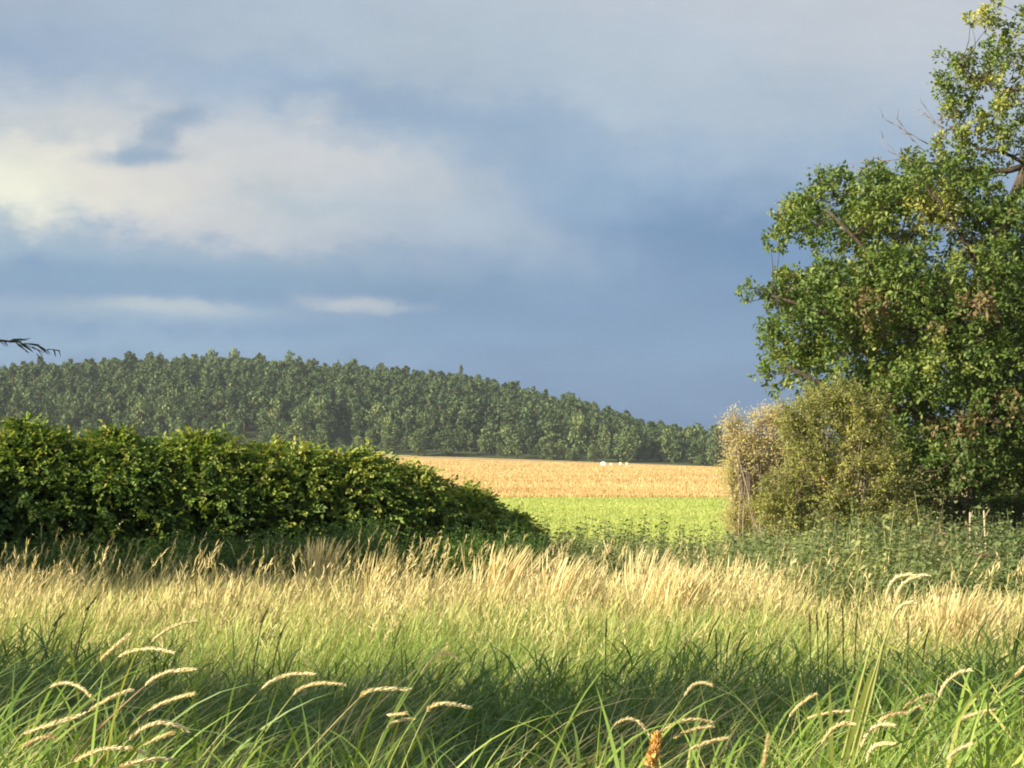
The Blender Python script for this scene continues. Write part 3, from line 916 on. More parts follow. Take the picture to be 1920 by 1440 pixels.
twiggy_bush('dry_bush', 1430, 990, 33, [(1372, 770, 14), (1385, 790, 16), (1375, 815, 16), (1400, 810, 20), (1430, 790, 22), (1428, 755, 14), (1455, 745, 16), (1465, 780, 22), (1480, 760, 18), (1405, 845, 24), (1445, 830, 26), (1475, 850, 26)],
            22, 7, 0.042, 0.93, 'pale straw-coloured twiggy bush against the dark blue sky, left of the oak', M_bush, M_deadbark, ntw=5, seed=3, tspread=0.08)
twiggy_bush('willow_bush', 1560, 990, 31.5, [(1500, 745, 24), (1540, 725, 24), (1585, 715, 24), (1625, 735, 26), (1500, 790, 28), (1545, 775, 32), (1600, 780, 34), (1640, 790, 28), (1515, 840, 34), (1570, 835, 38), (1625, 845, 34),
            (1660, 850, 28), (1520, 890, 34), (1575, 895, 40), (1630, 900, 36), (1500, 935, 30), (1560, 950, 40), (1620, 955, 36), (1665, 910, 26), (1470, 900, 26), (1480, 965, 26), (1530, 985, 30), (1590, 990, 30), (1650, 985, 30), (1680, 960, 26), (1440, 950, 20)],
            26, 12, 0.065, 0.38, 'yellow-green bush growing against the left foot of the oak', M_bush, M_palebark, ntw=5, seed=4, tspread=0.2)
twiggy_bush('dry_bush', 1420, 990, 33.5, [(1375, 880, 14), (1395, 905, 20), (1425, 890, 24), (1420, 930, 26), (1455, 950, 28), (1390, 945, 18), (1385, 970, 18), (1415, 965, 22), (1450, 905, 24), (1480, 930, 26), (1400, 875, 18), (1380, 850, 16), (1430, 860, 24), (1400, 990, 26), (1440, 985, 28)], 26, 9, 0.045, 0.80,
            'low tangle of straw-coloured stems in front of the pale twiggy bush', M_bush, M_palebark, ntw=6, seed=8, up=0.0)
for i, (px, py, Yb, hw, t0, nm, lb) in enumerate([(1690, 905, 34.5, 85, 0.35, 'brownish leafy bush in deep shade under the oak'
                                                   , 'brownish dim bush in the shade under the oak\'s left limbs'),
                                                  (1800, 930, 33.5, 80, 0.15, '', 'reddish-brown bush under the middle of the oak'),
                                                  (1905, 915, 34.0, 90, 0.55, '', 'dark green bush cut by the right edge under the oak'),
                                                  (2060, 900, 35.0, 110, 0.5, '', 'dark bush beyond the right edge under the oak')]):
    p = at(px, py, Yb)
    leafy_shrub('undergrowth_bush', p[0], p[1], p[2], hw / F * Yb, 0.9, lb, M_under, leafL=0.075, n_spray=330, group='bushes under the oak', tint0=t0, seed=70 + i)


# ------------------------------------------------------------------ nettles and tall weeds
def herb(buf, P, h, tint, leafL=0.09, pairs=8, g=rng, lean=0.12):
    """upright stems with paired drooping toothed leaves"""
    n = len(P)
    ld = g.normal(0.2, 1.2, n); ln = np.abs(g.normal(0, lean, n))
    blades(buf, P, h, ld, ln, 0.05, 0, 0.008, 3, tint, 'stem')
    for k in range(pairs):
        s = 0.25 + 0.75 * (k + 0.5) / pairs
        pos = P + np.stack([np.cos(ld) * h * ln * s, np.sin(ld) * h * ln * s, h * s], -1)
        a = g.uniform(0, 2 * PI, n)
        for sd_ in (0, PI):
            A = np.stack([np.cos(a + sd_), np.sin(a + sd_), g.uniform(-0.5, 0.45, n)], -1)
            leaves(buf, pos, A, np.array([0, 0, 1.0]) + g.normal(size=(n, 3)) * 0.3, leafL * (1.15 - 0.6 * s) * g.uniform(0.7, 1.2, n), leafL * 0.42, np.clip(tint + g.normal(size=n) * 0.08, 0, 1), droop=0.3, six=False)


b = Buf()
x, y = frustum_pts(11000, 15.0, 36, margin=2.0)
px = x / y * F + 960
keep = (px > 900) & (y < 31) & (y > 25.0 - 8.0 * sstep(1200, 1620, px) + (noise2(x, y, 1.3, 81) - 0.5) * 3) & (rng.random(len(x)) < 0.85)
x, y = x[keep], y[keep]; px = px[keep]
h = (0.45 + 0.45 * noise2(x, y, 0.9, 3) + 0.22 * sstep(1400, 1700, px)) * rng.uniform(0.6, 1.25, len(x)) * 0.88 + 0.18 * (noise2(x, y, 0.5, 83) > 0.78)
P = np.stack([x, y, ground_z(x, y)], -1)
herb(b, P, h, np.clip(0.5 + (noise2(x, y, 1.1, 5) - 0.5) * 0.9 - 0.4 * (noise2(x, y, 0.6, 8) > 0.8) + rng.normal(0, 0.14, len(x)), 0, 1), 0.11)
nb = 15000
i = rng.integers(0, len(x), nb)
blades(b, P[i] + rng.normal(size=(nb, 3)) * [0.15, 0.15, 0], rng.uniform(0.4, 0.95, nb), wind(nb, 0.2, 1.0), rng.uniform(0, 0.3, nb), rng.uniform(0, 0.4, nb), rng.uniform(0, 0.4, nb), rng.uniform(0.006, 0.012, nb), 4, np.clip(rng.normal(0.75, 0.15, nb), 0.2, 1), 'leaf')
stuff(b, 'nettle_patch', M_nettle, 'bed of grey-green nettles and weeds along the pasture edge and below the oak', 'nettles')
b = Buf()
x = rng.uniform(-8.5, 1.3, 3200); y = rng.uniform(20.6, 24.0, 3200)
px = x / y * F + 960
keep = px < 1010; x, y = x[keep], y[keep]
P = np.stack([x, y, ground_z(x, y)], -1)
herb(b, P, rng.uniform(0.3, 0.6, len(x)) + 0.5 * noise2(x, y, 0.6, 16), np.clip(0.34 + (noise2(x, y, 0.8, 15) - 0.5) * 0.5, 0, 1), 0.09)
stuff(b, 'hedge_weeds', M_hedge, 'dim weeds and nettles growing along the foot of the hedge', 'weeds')


# ------------------------------------------------------------------ meadow grasses


# tan belt
def belt_near(px, x, y):                      # distance at which the tan grass takes over from the green
    return 11.8 - 2.8 * sstep(1500, 1850, px) - 0.8 * (1 - sstep(0, 300, px)) + (noise2(x, y, 1.0, 71) - 0.5) * 3.0


b = Buf()
n = 66000
x, y = frustum_pts(n, 8.6, 23.0, margin=1.6)
px = x / y * F + 960
keep = (y < 21.2 - 5.2 * sstep(1300, 1580, px) + (noise2(x, y, 1.2, 70) - 0.5) * 3.0) & (y > belt_near(px, x, y))
keep &= rng.random(n) < (0.45 + 0.55 * noise2(x, y, 0.45, 72))
x, y, px = x[keep], y[keep], px[keep]; n = len(x)
pt = noise2(x, y, 0.9, 21) * 0.6 + noise2(x, y, 0.35, 22) * 0.4
h = (0.28 + 0.40 * pt) * rng.uniform(0.6, 1.2, n)
P = np.stack([x, y, ground_z(x, y)], -1)
far = sstep(0, 6.5, y - belt_near(px, x, y))
tint = np.clip(0.30 + 0.36 * far + (pt - 0.5) * 0.9 + rng.normal(0, 0.15, n), 0, 1)
blades(b, P, h, wind(n, 0.3, 1.3), np.abs(rng.normal(0.12, 0.17, n)), rng.uniform(0.0, 0.28, n), 0.08, rng.uniform(0.006, 0.012, n), 6, tint * 0.8, 'plume', tip_tint=tint)
nb = 42000
x, y = frustum_pts(nb, 9.0, 21.5, margin=1.6)
px = x / y * F + 960
keep = y < 20.5 - 4.0 * sstep(1330, 1600, px)
x, y, px = x[keep], y[keep], px[keep]; nb = len(x)
P = np.stack([x, y, ground_z(x, y)], -1)
far = sstep(0, 6, y - belt_near(px, x, y))
blades(b, P, rng.uniform(0.25, 0.55, nb), wind(nb, 0.2, 1.1), rng.uniform(0.0, 0.5, nb), rng.uniform(0.05, 0.5, nb), rng.uniform(0, 0.5, nb), rng.uniform(0.004, 0.010, nb), 4,
       np.clip(0.18 + 0.30 * far + noise2(x, y, 0.7, 33) * 0.35 + rng.normal(0, 0.12, nb), 0, 1), 'leaf')
ns = 3000
x, y = frustum_pts(ns, 10.5, 21.8, margin=1.6)
px = x / y * F + 960
keep = (y < 21.3 - 5.6 * sstep(1250, 1550, px)) & (noise2(x, y, 0.6, 90) > 0.45)
x, y, px = x[keep], y[keep], px[keep]; ns = len(x)
P = np.stack([x, y, ground_z(x, y)], -1)
hs = rng.uniform(0.55, 0.92, ns) * (0.75 + 0.35 * noise2(x, y, 0.8, 91)); ld = wind(ns, 0.2, 0.9); ln = np.abs(rng.normal(0.22, 0.14, ns)); tn = np.where(rng.random(ns) < 0.35 + 0.3 * (px < 500), rng.uniform(0.58, 0.75, ns), rng.uniform(0.8, 1.0, ns))
blades(b, P, hs, ld, ln, 0.12, 0.0, 0.004, 4, 0.5, 'stem')
vv = lambda t: P + np.stack([np.cos(ld) * hs * (ln * t + 0.12 * t * t), np.sin(ld) * hs * (ln * t + 0.12 * t * t), hs * (t - 0.25 * (ln + 0.12) ** 2 * t * t)], -1)
A = vv(1.0) - vv(0.86)
for k in range(7):
    t = 0.84 + 0.026 * k
    leaves(b, vv(t), A + rng.normal(size=(ns, 3)) * 0.03, rng.normal(size=(ns, 3)), hs * rng.uniform(0.05, 0.09, ns), rng.uniform(0.006, 0.011, ns), tn, six=False)
stuff(b, 'dry_meadow_grass', M_tan, 'wind-leaned tan seeding grass across the middle of the meadow', 'grass')

# yellow-green belt
b = Buf()
n = 26000
x, y = frustum_pts(n, 7.6, 13.5, margin=1.4)
P = np.stack([x, y, ground_z(x, y)], -1)
blades(b, P, rng.uniform(0.42, 0.80, n) * (0.68 + 0.55 * noise2(x, y, 0.7, 41)), wind(n, 0.25, 1.0), rng.uniform(0.0, 0.42, n), rng.uniform(0.0, 0.5, n), rng.uniform(0, 0.6, n), rng.uniform(0.004, 0.011, n), 6,
       np.clip(0.46 + 0.40 * noise2(x, y, 0.5, 43) + 0.25 * (noise2(x, y, 0.22, 44) - 0.5) + rng.normal(0, 0.17, n), 0, 1), 'leaf')
stuff(b, 'yellow_green_grass', M_grass, 'sunlit yellow-green grass between the dark reed grass and the tan belt', 'grass')

# dark reed grass
b = Buf()
n = 46000
x, y = frustum_pts(n, 4.2, 8.9, margin=1.2)
lump = noise2(x, y, 0.7, 51)
keep = rng.random(n) < (0.45 + 0.55 * lump) * (1 - 0.7 * sstep(8.2 + lump * 0.4 - 0.6 * (x < 0.2), 8.9, y))
x, y, lump = x[keep], y[keep], lump[keep]; n = len(x)
P = np.stack([x, y, ground_z(x, y)], -1)
H = (0.66 + 0.14 * lump + 0.10 * sstep(0.2, 0.8, x) * sstep(6, 7.5, y) + 0.16 * sstep(1.4, 1.9, -x) * sstep(5.5, 7, y)) * rng.uniform(0.72, 1.06, n)
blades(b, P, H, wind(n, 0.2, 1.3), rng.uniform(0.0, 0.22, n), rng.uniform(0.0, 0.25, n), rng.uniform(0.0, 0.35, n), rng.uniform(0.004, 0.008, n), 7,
       np.clip(0.30 + 0.35 * (noise2(x, y, 0.8, 53) - 0.4) + rng.normal(0, 0.10, n), 0, 1), 'leaf')  # reed's own dark green, tinted somewhat lower to deepen the shade
# leaves carried up on culms
m = 52000
i = rng.integers(0, n, m)
s = rng.uniform(0.4, 0.86, m)
P2 = P[i] + np.stack([H[i] * s * 0.15, 0 * s, H[i] * s], -1)
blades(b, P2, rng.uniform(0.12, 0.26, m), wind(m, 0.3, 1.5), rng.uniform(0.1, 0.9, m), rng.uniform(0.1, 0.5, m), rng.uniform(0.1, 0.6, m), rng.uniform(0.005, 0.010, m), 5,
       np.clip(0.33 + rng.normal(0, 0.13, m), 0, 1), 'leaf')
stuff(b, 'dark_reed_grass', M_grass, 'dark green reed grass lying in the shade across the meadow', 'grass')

# nearest blades, lit again
b = Buf()
n = 8000
x, y = frustum_pts(n, 2.95, 4.6, margin=0.5)
pxn = x / y * F + 960
dens = 0.22 + 0.75 * sstep(1280, 1520, pxn) + 0.45 * (1 - sstep(60, 420, pxn))
keep = rng.random(n) < dens
x, y, pxn = x[keep], y[keep], pxn[keep]; n = len(x)
P = np.stack([x, y, ground_z(x, y)], -1)
top = 1.15 - 0.055 * (y - 3) + 0.08 * sstep(1350, 1600, pxn) + 0.05 * (1 - sstep(60, 300, pxn))
H = top * rng.uniform(0.72, 1.05, n)
blades(b, P, H, wind(n, 0.2, 1.2), rng.uniform(0.0, 0.22, n), rng.uniform(0.0, 0.2, n), rng.uniform(0.0, 0.35, n), rng.uniform(0.004, 0.0095, n) * (1 + 0.55 * sstep(1350, 1600, pxn) + 0.4 * (1 - sstep(60, 420, pxn))), 10,
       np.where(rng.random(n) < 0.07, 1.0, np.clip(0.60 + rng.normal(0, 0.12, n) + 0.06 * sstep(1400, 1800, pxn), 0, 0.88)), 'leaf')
m = 9000
i = rng.integers(0, n, m)
s = rng.uniform(0.45, 0.88, m)
P2 = P[i] + np.stack([H[i] * s * 0.08, 0 * s, H[i] * s], -1)
blades(b, P2, rng.uniform(0.16, 0.34, m), wind(m, 0.3, 1.6), rng.uniform(0.2, 0.9, m), rng.uniform(0.1, 0.5, m), rng.uniform(0.0, 0.6, m), rng.uniform(0.004, 0.009, m), 7,
       np.clip(0.58 + rng.normal(0, 0.17, m), 0, 1), 'leaf')
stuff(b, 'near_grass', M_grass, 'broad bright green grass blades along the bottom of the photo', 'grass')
# brown thatch of last year's stems in the left foreground
b = Buf()
n = 6500
x, y = frustum_pts(n, 3.4, 6.0, margin=0.4)
P = np.stack([x, y, ground_z(x, y) + rng.uniform(0.3, 0.78, n) * (1 - 0.4 * (noise2(x, y, 0.5, 61) < 0.5))], -1)
blades(b, P, rng.uniform(0.25, 0.5, n), wind(n, 0.1, 0.7), rng.uniform(0.6, 1.2, n), 0.1, rng.uniform(0, 0.4, n), 0.005, 5, np.clip(rng.normal(0.62, 0.12, n), 0, 1), 'leaf')
stuff(b, 'grass_thatch', M_tan, 'matted brown dead grass stems low among the green blades', 'dead grass')


# ------------------------------------------------------------------ single grass tufts in the tan belt
TG = 'pale grass tufts in the tan belt'
for i, (bx, by, tx, ty, Yt, wid, nst, t0, lb) in enumerate([
        (925, 1135, 985, 1012, 16.5, 30, 150, 0.93, 'pale fan-shaped grass tuft below the right end of the hedge'),
        (1035, 1140, 1068, 1030, 15.5, 16, 110, 1.0, 'brightest pale grass tuft, leaning right, in front of the nettles'),
        (1090, 1110, 1115, 1050, 15.8, 10, 40, 0.95, 'thin pale grass tuft just right of the brightest tuft'),
        (1200, 1130, 1222, 1018, 16.0, 14, 80, 0.95, 'tall narrow pale grass tuft under the green pasture'),
        (1245, 1150, 1285, 1045, 15.0, 34, 190, 0.97, 'widest pale grass tuft right of the tall narrow one'),
        (598, 1095, 602, 1000, 19.5, 9, 90, 0.88, 'upright tan grass tuft standing before the dark hedge'),
        (1300, 1130, 1335, 1060, 15.0, 18, 60, 0.86, 'low tan grass tuft right of the widest pale tuft'),
        (700, 1120, 740, 1025, 17.0, 26, 80, 0.8, 'loose pinkish-tan grass tuft below the middle of the hedge'),
        (1780, 1200, 1830, 1085, 12.5, 34, 150, 0.88, 'orange-tan grass tuft below the fence rail at right')]):
    p0 = at(bx, by, Yt); p1 = at(tx, ty, Yt); gz = float(ground_z(p0[0], Yt))
    dx = p1[0] - p0[0]; hz = p1[2] - gz
    root = empty('grass_tuft', (p0[0] - dx * 0.25, Yt, gz))
    b = Buf(); n = int(nst * 1.3)
    base = np.stack([rng.normal(0, wid / F * Yt * 0.55, n), rng.normal(0, 0.07, n), np.zeros(n)], -1)
    hh = hz * 1.03 * (1 - np.abs(rng.normal(0, 0.15, n)))
    lean = np.clip(rng.normal(dx / hz * 0.6, 0.17, n), -0.3, 0.9)
    tt = np.clip(rng.normal(t0, 0.06, n), 0, 1)
    blades(b, base, hh, rng.normal(0, 0.4, n), lean, rng.uniform(0, 0.25, n), 0.05, rng.uniform(0.006, 0.011, n), 7, tt * 0.95, 'plume', tip_tint=tt)
    b.obj('stems', M_tan, root)
    tag(root, lb, 'grass tuft', TG)


# ------------------------------------------------------------------ grass stalks with seed heads
def seed_head(buf, pts, rmax, tint0, g):
    """curved spike built of many overlapping spikelets"""
    m = len(pts); d = unit(np.gradient(pts, axis=0))
    Lh = np.linalg.norm(np.diff(pts, axis=0), axis=1).sum()
    ns = int(120 + Lh * 1500)
    f = np.sort(g.random(ns)) * 0.97
    q = f * (m - 1); i = np.minimum(m - 2, q.astype(int)); w = (q - i)[:, None]
    P = pts[i] * (1 - w) + pts[i + 1] * w; D = d[i]
    r = rmax * np.clip(np.sin(PI * (0.10 + 0.88 * f)) ** 0.6, 0.15, 1) * (0.85 + 0.16 * np.sin(f * 55 + g.uniform(0, 6))) * g.uniform(0.7, 1.15, ns)
    a = g.uniform(0, 2 * PI, ns)
    s = unit(np.cross(D, [0.1, 0.9, 0.3])); u = np.cross(s, D)
    R = s * np.cos(a)[:, None] + u * np.sin(a)[:, None]
    A = unit(D * 1.0 + R * 0.42)
    leaves(buf, P + R * (r * 0.3)[:, None], A, R, g.uniform(0.006, 0.0105, ns), 0.0022, np.clip(g.normal(tint0, 0.15, ns), 0, 1), fold=0.5, droop=-0.1, six=False)
    tube(buf, pts, rmax * 0.5 * np.clip(np.sin(PI * np.linspace(0.12, 0.98, m)) ** 0.7, 0.12, 1), 5, tint0 * 0.8)


def stalk(sx, sy, hx, hy, mx, my, tx, ty, Y, label, r=0.0042, tint=0.8, stint=0.35, seed=0, leaf=True, name='grass_stalk', group='seeding grass stalks in the foreground', cat='grass stalk', more=()):
    g = np.random.default_rng(900 + seed)
    S, Hb, M_, T = (at(a, c, Y) for a, c in ((sx, sy), (hx, hy), (mx, my), (tx, ty)))
    T = T + [0, g.normal() * 0.02, 0]; M_ = M_ + [0, g.normal() * 0.01, 0]
    dirn = unit(Hb - S); r = r * g.uniform(0.72, 1.0); tint = float(np.clip(tint + g.normal() * 0.14, 0.2, 1.0))
    G = np.array([S[0] - 0.22 * dirn[0] * max(0.3, S[2]), Y + g.uniform(-0.1, 0.1), 0.0])
    G[2] = float(ground_z(G[0], G[1]))
    root = empty(name, G)
    C1 = S - dirn * 0.35 * S[2] * [1, 1, 1.0]
    low = bez(G, C1, S, 9); up = bez(S, (S + Hb) / 2 + [0, 0, 0.004], Hb, 6)[1:]
    path = np.vstack([low, up]) - G
    st = Buf(); tube(st, path, np.linspace(0.0026, 0.0012, len(path)), 5, stint)
    st.obj('stem', M_stem, root, smooth=True)
    hb = Buf(); ctrl = 2 * M_ - (Hb + T) / 2
    seed_head(hb, bez(Hb, ctrl, T, 12) - G, r, tint, g)
    hb.obj('seed_head', M_head, root)
    for (a, c, e, f_, i_, j_) in more:
        h2 = Buf(); p, q, s_ = at(a, c, Y), at(e, f_, Y), at(i_, j_, Y)
        seed_head(h2, bez(p, 2 * q - (p + s_) / 2, s_, 10) - G, r * 0.85, tint, g); h2.obj('seed_head', M_head, root)
    if leaf:
        lf = Buf(); i = g.integers(4, 8)
        blades(lf, (path[i] + [0.0, 0, 0])[None], g.uniform(0.2, 0.32), [g.normal(0.2, 0.6)], g.uniform(0.3, 0.8), 0.3, g.uniform(0.2, 0.7), 0.010, 8, g.uniform(0.5, 0.75), 'leaf', yaw=np.array([g.uniform(1.0, 2.1)]))
        lf.obj('leaf', M_grass, root)
    return tag(root, label, cat, group)


S = [  # stem px, head base, head middle, head tip, distance, label, kwargs
    (70, 1375, 188, 1238, 216, 1213, 243, 1190, 3.5, 'straight slanting seed head at left, above the drooping ones', dict(stint=.1)),
    (80, 1400, 222, 1232, 272, 1216, 331, 1222, 3.4, 'long pale seed head at left bent over flat to the right', dict(stint=.1)),
    (215, 1350, 284, 1204, 322, 1176, 369, 1164, 3.9, 'highest seed head of the left group, bending right over the shade', dict(stint=.3)),
    (175, 1378, 272, 1286, 312, 1262, 370, 1256, 3.3, 'seed head with a reddish stem in the middle of the left group', dict(stint=.95)),
    (215, 1392, 277, 1333, 322, 1312, 369, 1298, 3.3, 'straight seed head slanting just below the reddish-stemmed one', dict(stint=.9)),
    (0, 1362, 92, 1290, 135, 1284, 181, 1309, 3.4, 'leftmost arched seed head, its tip hanging to the right', dict(stint=.2)),
    (100, 1372, 165, 1335, 202, 1312, 240, 1298, 3.2, 'seed head crossing below the leftmost arched one', dict(stint=.5)),
    (25, 1400, 45, 1376, 100, 1356, 160, 1338, 3.1, 'rough drooping seed head low at the left edge', dict(r=.0058)),
    (232, 1400, 242, 1388, 296, 1356, 352, 1376, 3.2, 'arched seed head at lower left with its tip hanging right', dict()),
    (255, 1412, 268, 1398, 300, 1384, 330, 1370, 3.2, 'short straight seed head under the lower left arch', dict()),
    (100, 1450, 140, 1428, 212, 1400, 272, 1414, 3.0, 'stout pale seed head nearest the bottom left', dict(r=.006)),
    (190, 1455, 220, 1440, 270, 1424, 322, 1428, 3.0, 'pale seed head along the very bottom, left of the green blades', dict()),
    (370, 1430, 490, 1292, 534, 1270, 589, 1268, 3.5, 'left one of two parallel seed heads left of centre', dict(stint=.5)),
    (450, 1440, 549, 1304, 590, 1282, 655, 1280, 3.6, 'right one of two parallel seed heads left of centre', dict(stint=.4)),
    (560, 1430, 675, 1308, 706, 1292, 770, 1295, 3.4, 'pinkish seed head bent flat, alone over the dark grass', dict(stint=.6)),
    (745, 1335, 788, 1266, 826, 1226, 862, 1238, 4.3, 'thin hooked seed head standing up in the shaded grass', dict(r=.003, tint=.5)),
    (758, 1430, 800, 1335, 828, 1319, 884, 1330, 3.4, 'seed head hooked to the right below the thin hooked one', dict(stint=.4)),
    (712, 1392, 724, 1366, 745, 1354, 774, 1353, 3.7, 'small faint seed head pair in the shade at centre left', dict(r=.0028, tint=.5, more=[(724, 1340, 740, 1340, 762, 1337)])),
    (1145, 1375, 1150, 1362, 1185, 1348, 1215, 1376, 3.8, 'thin arched dull seed head at centre bottom', dict(r=.0028, tint=.4)),
    (1235, 1400, 1242, 1372, 1285, 1350, 1340, 1358, 3.8, 'dull feathery seed head right of the thin arch', dict(r=.0034, tint=.45, more=[(1262, 1385, 1300, 1368, 1338, 1362)])),
    (1240, 1370, 1283, 1306, 1308, 1284, 1337, 1286, 4.0, 'small pinkish hooked seed head above the dull feathery one', dict(r=.0038, tint=.55)),
    (1465, 1385, 1480, 1345, 1504, 1320, 1531, 1302, 3.7, 'pinkish straight seed head left of the tall bright stalk', dict(tint=.4)),
    (1515, 1425, 1541, 1395, 1566, 1362, 1600, 1356, 3.2, 'orange-tan seed head at the foot of the tall bright stalk', dict(tint=.55, r=.0055)),
    (1610, 1440, 1640, 1372, 1660, 1346, 1690, 1330, 3.3, 'stout seed head pointing up right of the tall stalk\'s foot', dict(tint=.65, r=.0055)),
    (1590, 1460, 1614, 1402, 1642, 1366, 1680, 1362, 3.2, 'seed head arching right just below the stout one', dict(tint=.8, r=.0055)),
    (1590, 1500, 1625, 1430, 1645, 1402, 1682, 1394, 3.1, 'yellowish seed head nearest the bottom under the arching pair', dict(tint=.8, stint=.3)),
    (1700, 1400, 1760, 1308, 1786, 1272, 1826, 1258, 3.5, 'clean curved seed head standing free at right', dict(tint=.85, stint=.4)),
    (1850, 1330, 1900, 1272, 1916, 1252, 1940, 1240, 3.5, 'seed head cut by the right edge of the photo', dict(stint=.6)),
    (1770, 1400, 1800, 1352, 1822, 1340, 1858, 1328, 3.4, 'dull seed head slanting below the free curved one', dict(tint=.5)),
    (1740, 1445, 1775, 1425, 1805, 1404, 1835, 1396, 3.1, 'small seed head among bright blades at lower right', dict(tint=.6)),
    (1428, 1480, 1432, 1440, 1433, 1410, 1438, 1376, 2.9, 'blunt pale upright spike at the bottom, left of the tall bright stalk', dict(tint=.95, r=.0045)),
    (1640, 1345, 1690, 1330, 1715, 1312, 1745, 1302, 3.8, 'faint feathery seed head right of the tall stalk, in shade', dict(tint=.4, r=.0032, more=[(1700, 1338, 1725, 1322, 1752, 1308)])),
    (1500, 1360, 1512, 1348, 1555, 1336, 1610, 1332, 3.9, 'faint brown seed head lying level behind the tall stalk', dict(tint=.3, r=.003)),
    (1240, 1440, 1290, 1408, 1330, 1392, 1365, 1386, 3.4, 'faint brown seed head low between centre and the tall stalk', dict(tint=.35, r=.0034)),
    (20, 1440, 40, 1404, 75, 1384, 110, 1380, 3.1, 'frayed brownish seed head low beside the left edge', dict(tint=.3, r=.005)),
]
for i, (a, c, e, f_, g_, h_, j, k, Yd, lb, kw) in enumerate(S):
    stalk(a, c, e, f_, g_, h_, j, k, Yd, lb, seed=i, **kw)

# tall bright stalk clump at right: three heads, several stems, yellowing leaves
root = empty('reed_plant', (0, 0, 0)); Yd = 3.6
G = at(1540, 1440, Yd); G = np.array([G[0] - 0.1, Yd, 0.0]); root.location = G
for (pts, hd) in [([(1575, 1440), (1612, 1290), (1640, 1180)], ((1660, 1128), (1680, 1084), (1724, 1082))),
                  ([(1590, 1440), (1630, 1290), (1662, 1190)], ((1680, 1128), (1697, 1092), (1742, 1078))),
                  ([(1600, 1440), (1636, 1300), (1655, 1210)], ((1672, 1166), (1688, 1138), (1714, 1130)))]:
    pa = [at(u, v, Yd) for u, v in pts] + [at(*hd[0], Yd)]
    st = Buf(); pth = np.vstack([bez(G + [0.02, 0, 0], pa[0] - [0.06, 0, 0.4], pa[0], 7), np.array(pa[1:])]) - G
    tube(st, pth, np.linspace(0.0042, 0.0019, len(pth)), 5, 0.5); st.obj('stem', M_stem, root, smooth=True)
    hb = Buf(); p, q, s_ = (at(*v, Yd) for v in hd)
    seed_head(hb, bez(p, 2 * q - (p + s_) / 2, s_, 12) - G, 0.0052, 0.95, np.random.default_rng(77)); hb.obj('seed_head', M_head, root)
for (lx, ly, ex, ey, w) in [(1592, 1400, 1640, 1240, .012), (1600, 1420, 1655, 1210, .012), (1610, 1380, 1672, 1180, .009), (1588, 1420, 1604, 1290, .010), (1645, 1212, 1690, 1224, .006), (1630, 1236, 1662, 1238, .006),
                            (1596, 1330, 1622, 1250, .008), (1612, 1330, 1640, 1262, .008), (1560, 1440, 1555, 1280, .009), (1545, 1400, 1530, 1300, .007)]:
    p, q = at(lx, ly, Yd) - G, at(ex, ey, Yd) - G; d = q - p; L = max(0.02, d[2])
    lf = Buf(); t = np.linspace(0, 1, 9)[:, None]
    mid = p + d * t + [0, 0, 0.006] * np.sin(t * PI); wv = w * 0.5 * np.clip(np.sin(PI * (0.2 + 0.8 * t[:, 0])) ** 0.8, 0.03, 1)[:, None]
    sdv = unit(np.array([d[2], 0.35 * np.linalg.norm(d), -d[0]]))
    V = np.stack([mid - sdv * wv, mid + sdv * wv], 1).reshape(-1, 3)
    lf.add(V, [[2 * k, 2 * k + 1, 2 * k + 3, 2 * k + 2] for k in range(8)], None, 0.88)
    lf.obj('leaf', M_grass, root)
tag(root, 'tall bright yellow-green stalk cluster at right with three nodding heads above the rest', 'reed')

# orange dock spike at the bottom
def spike(px, pyb, pyt, Y, r, tint, label, leanpx=0, name='dock_stalk', group='dock stalks', head=0.5, seed=0):
    g = np.random.default_rng(500 + seed)
    b0, t0 = at(px, pyb, Y), at(px + leanpx, pyt, Y)
    G = np.array([b0[0] - (t0[0] - b0[0]) * 0.4, Y, 0]); G[2] = float(ground_z(G[0], Y))
    root = empty(name, G)
    pth = np.vstack([G, b0, t0]) - G
    pth = bez(pth[0], pth[1] , pth[2], 10)
    st = Buf(); tube(st, pth, np.linspace(0.004, 0.0016, 10) * (Y / 7) ** 0.4, 5, 0.4 if tint < 0.8 else 0.8); st.obj('stem', M_dock, root)
    hd = Buf(); n = 200
    L = (t0[2] - b0[2]) * head; e = pth[-1]; d = unit(pth[-1] - pth[-2])
    f = g.random(n); a = g.uniform(0, 2 * PI, n)
    R = np.stack([np.cos(a), np.sin(a), 0 * a], -1)
    rr = r * (1 - 0.75 * f) * (0.6 + 0.5 * np.sin(f * 30) ** 2)
    P = e - d * L * (1 - f)[:, None] + R * (rr * g.uniform(0.2, 1, n))[:, None]
    leaves(hd, P, unit(d + R * 0.7 + g.normal(size=(n, 3)) * 0.3), R + g.normal(size=(n, 3)) * 0.3, r * 1.0, r * 0.7, np.clip(g.normal(tint, 0.12, n), 0, 1), six=False)
    hd.obj('seed_head', M_dock, root)
    return tag(root, label, 'dock stalk', group)


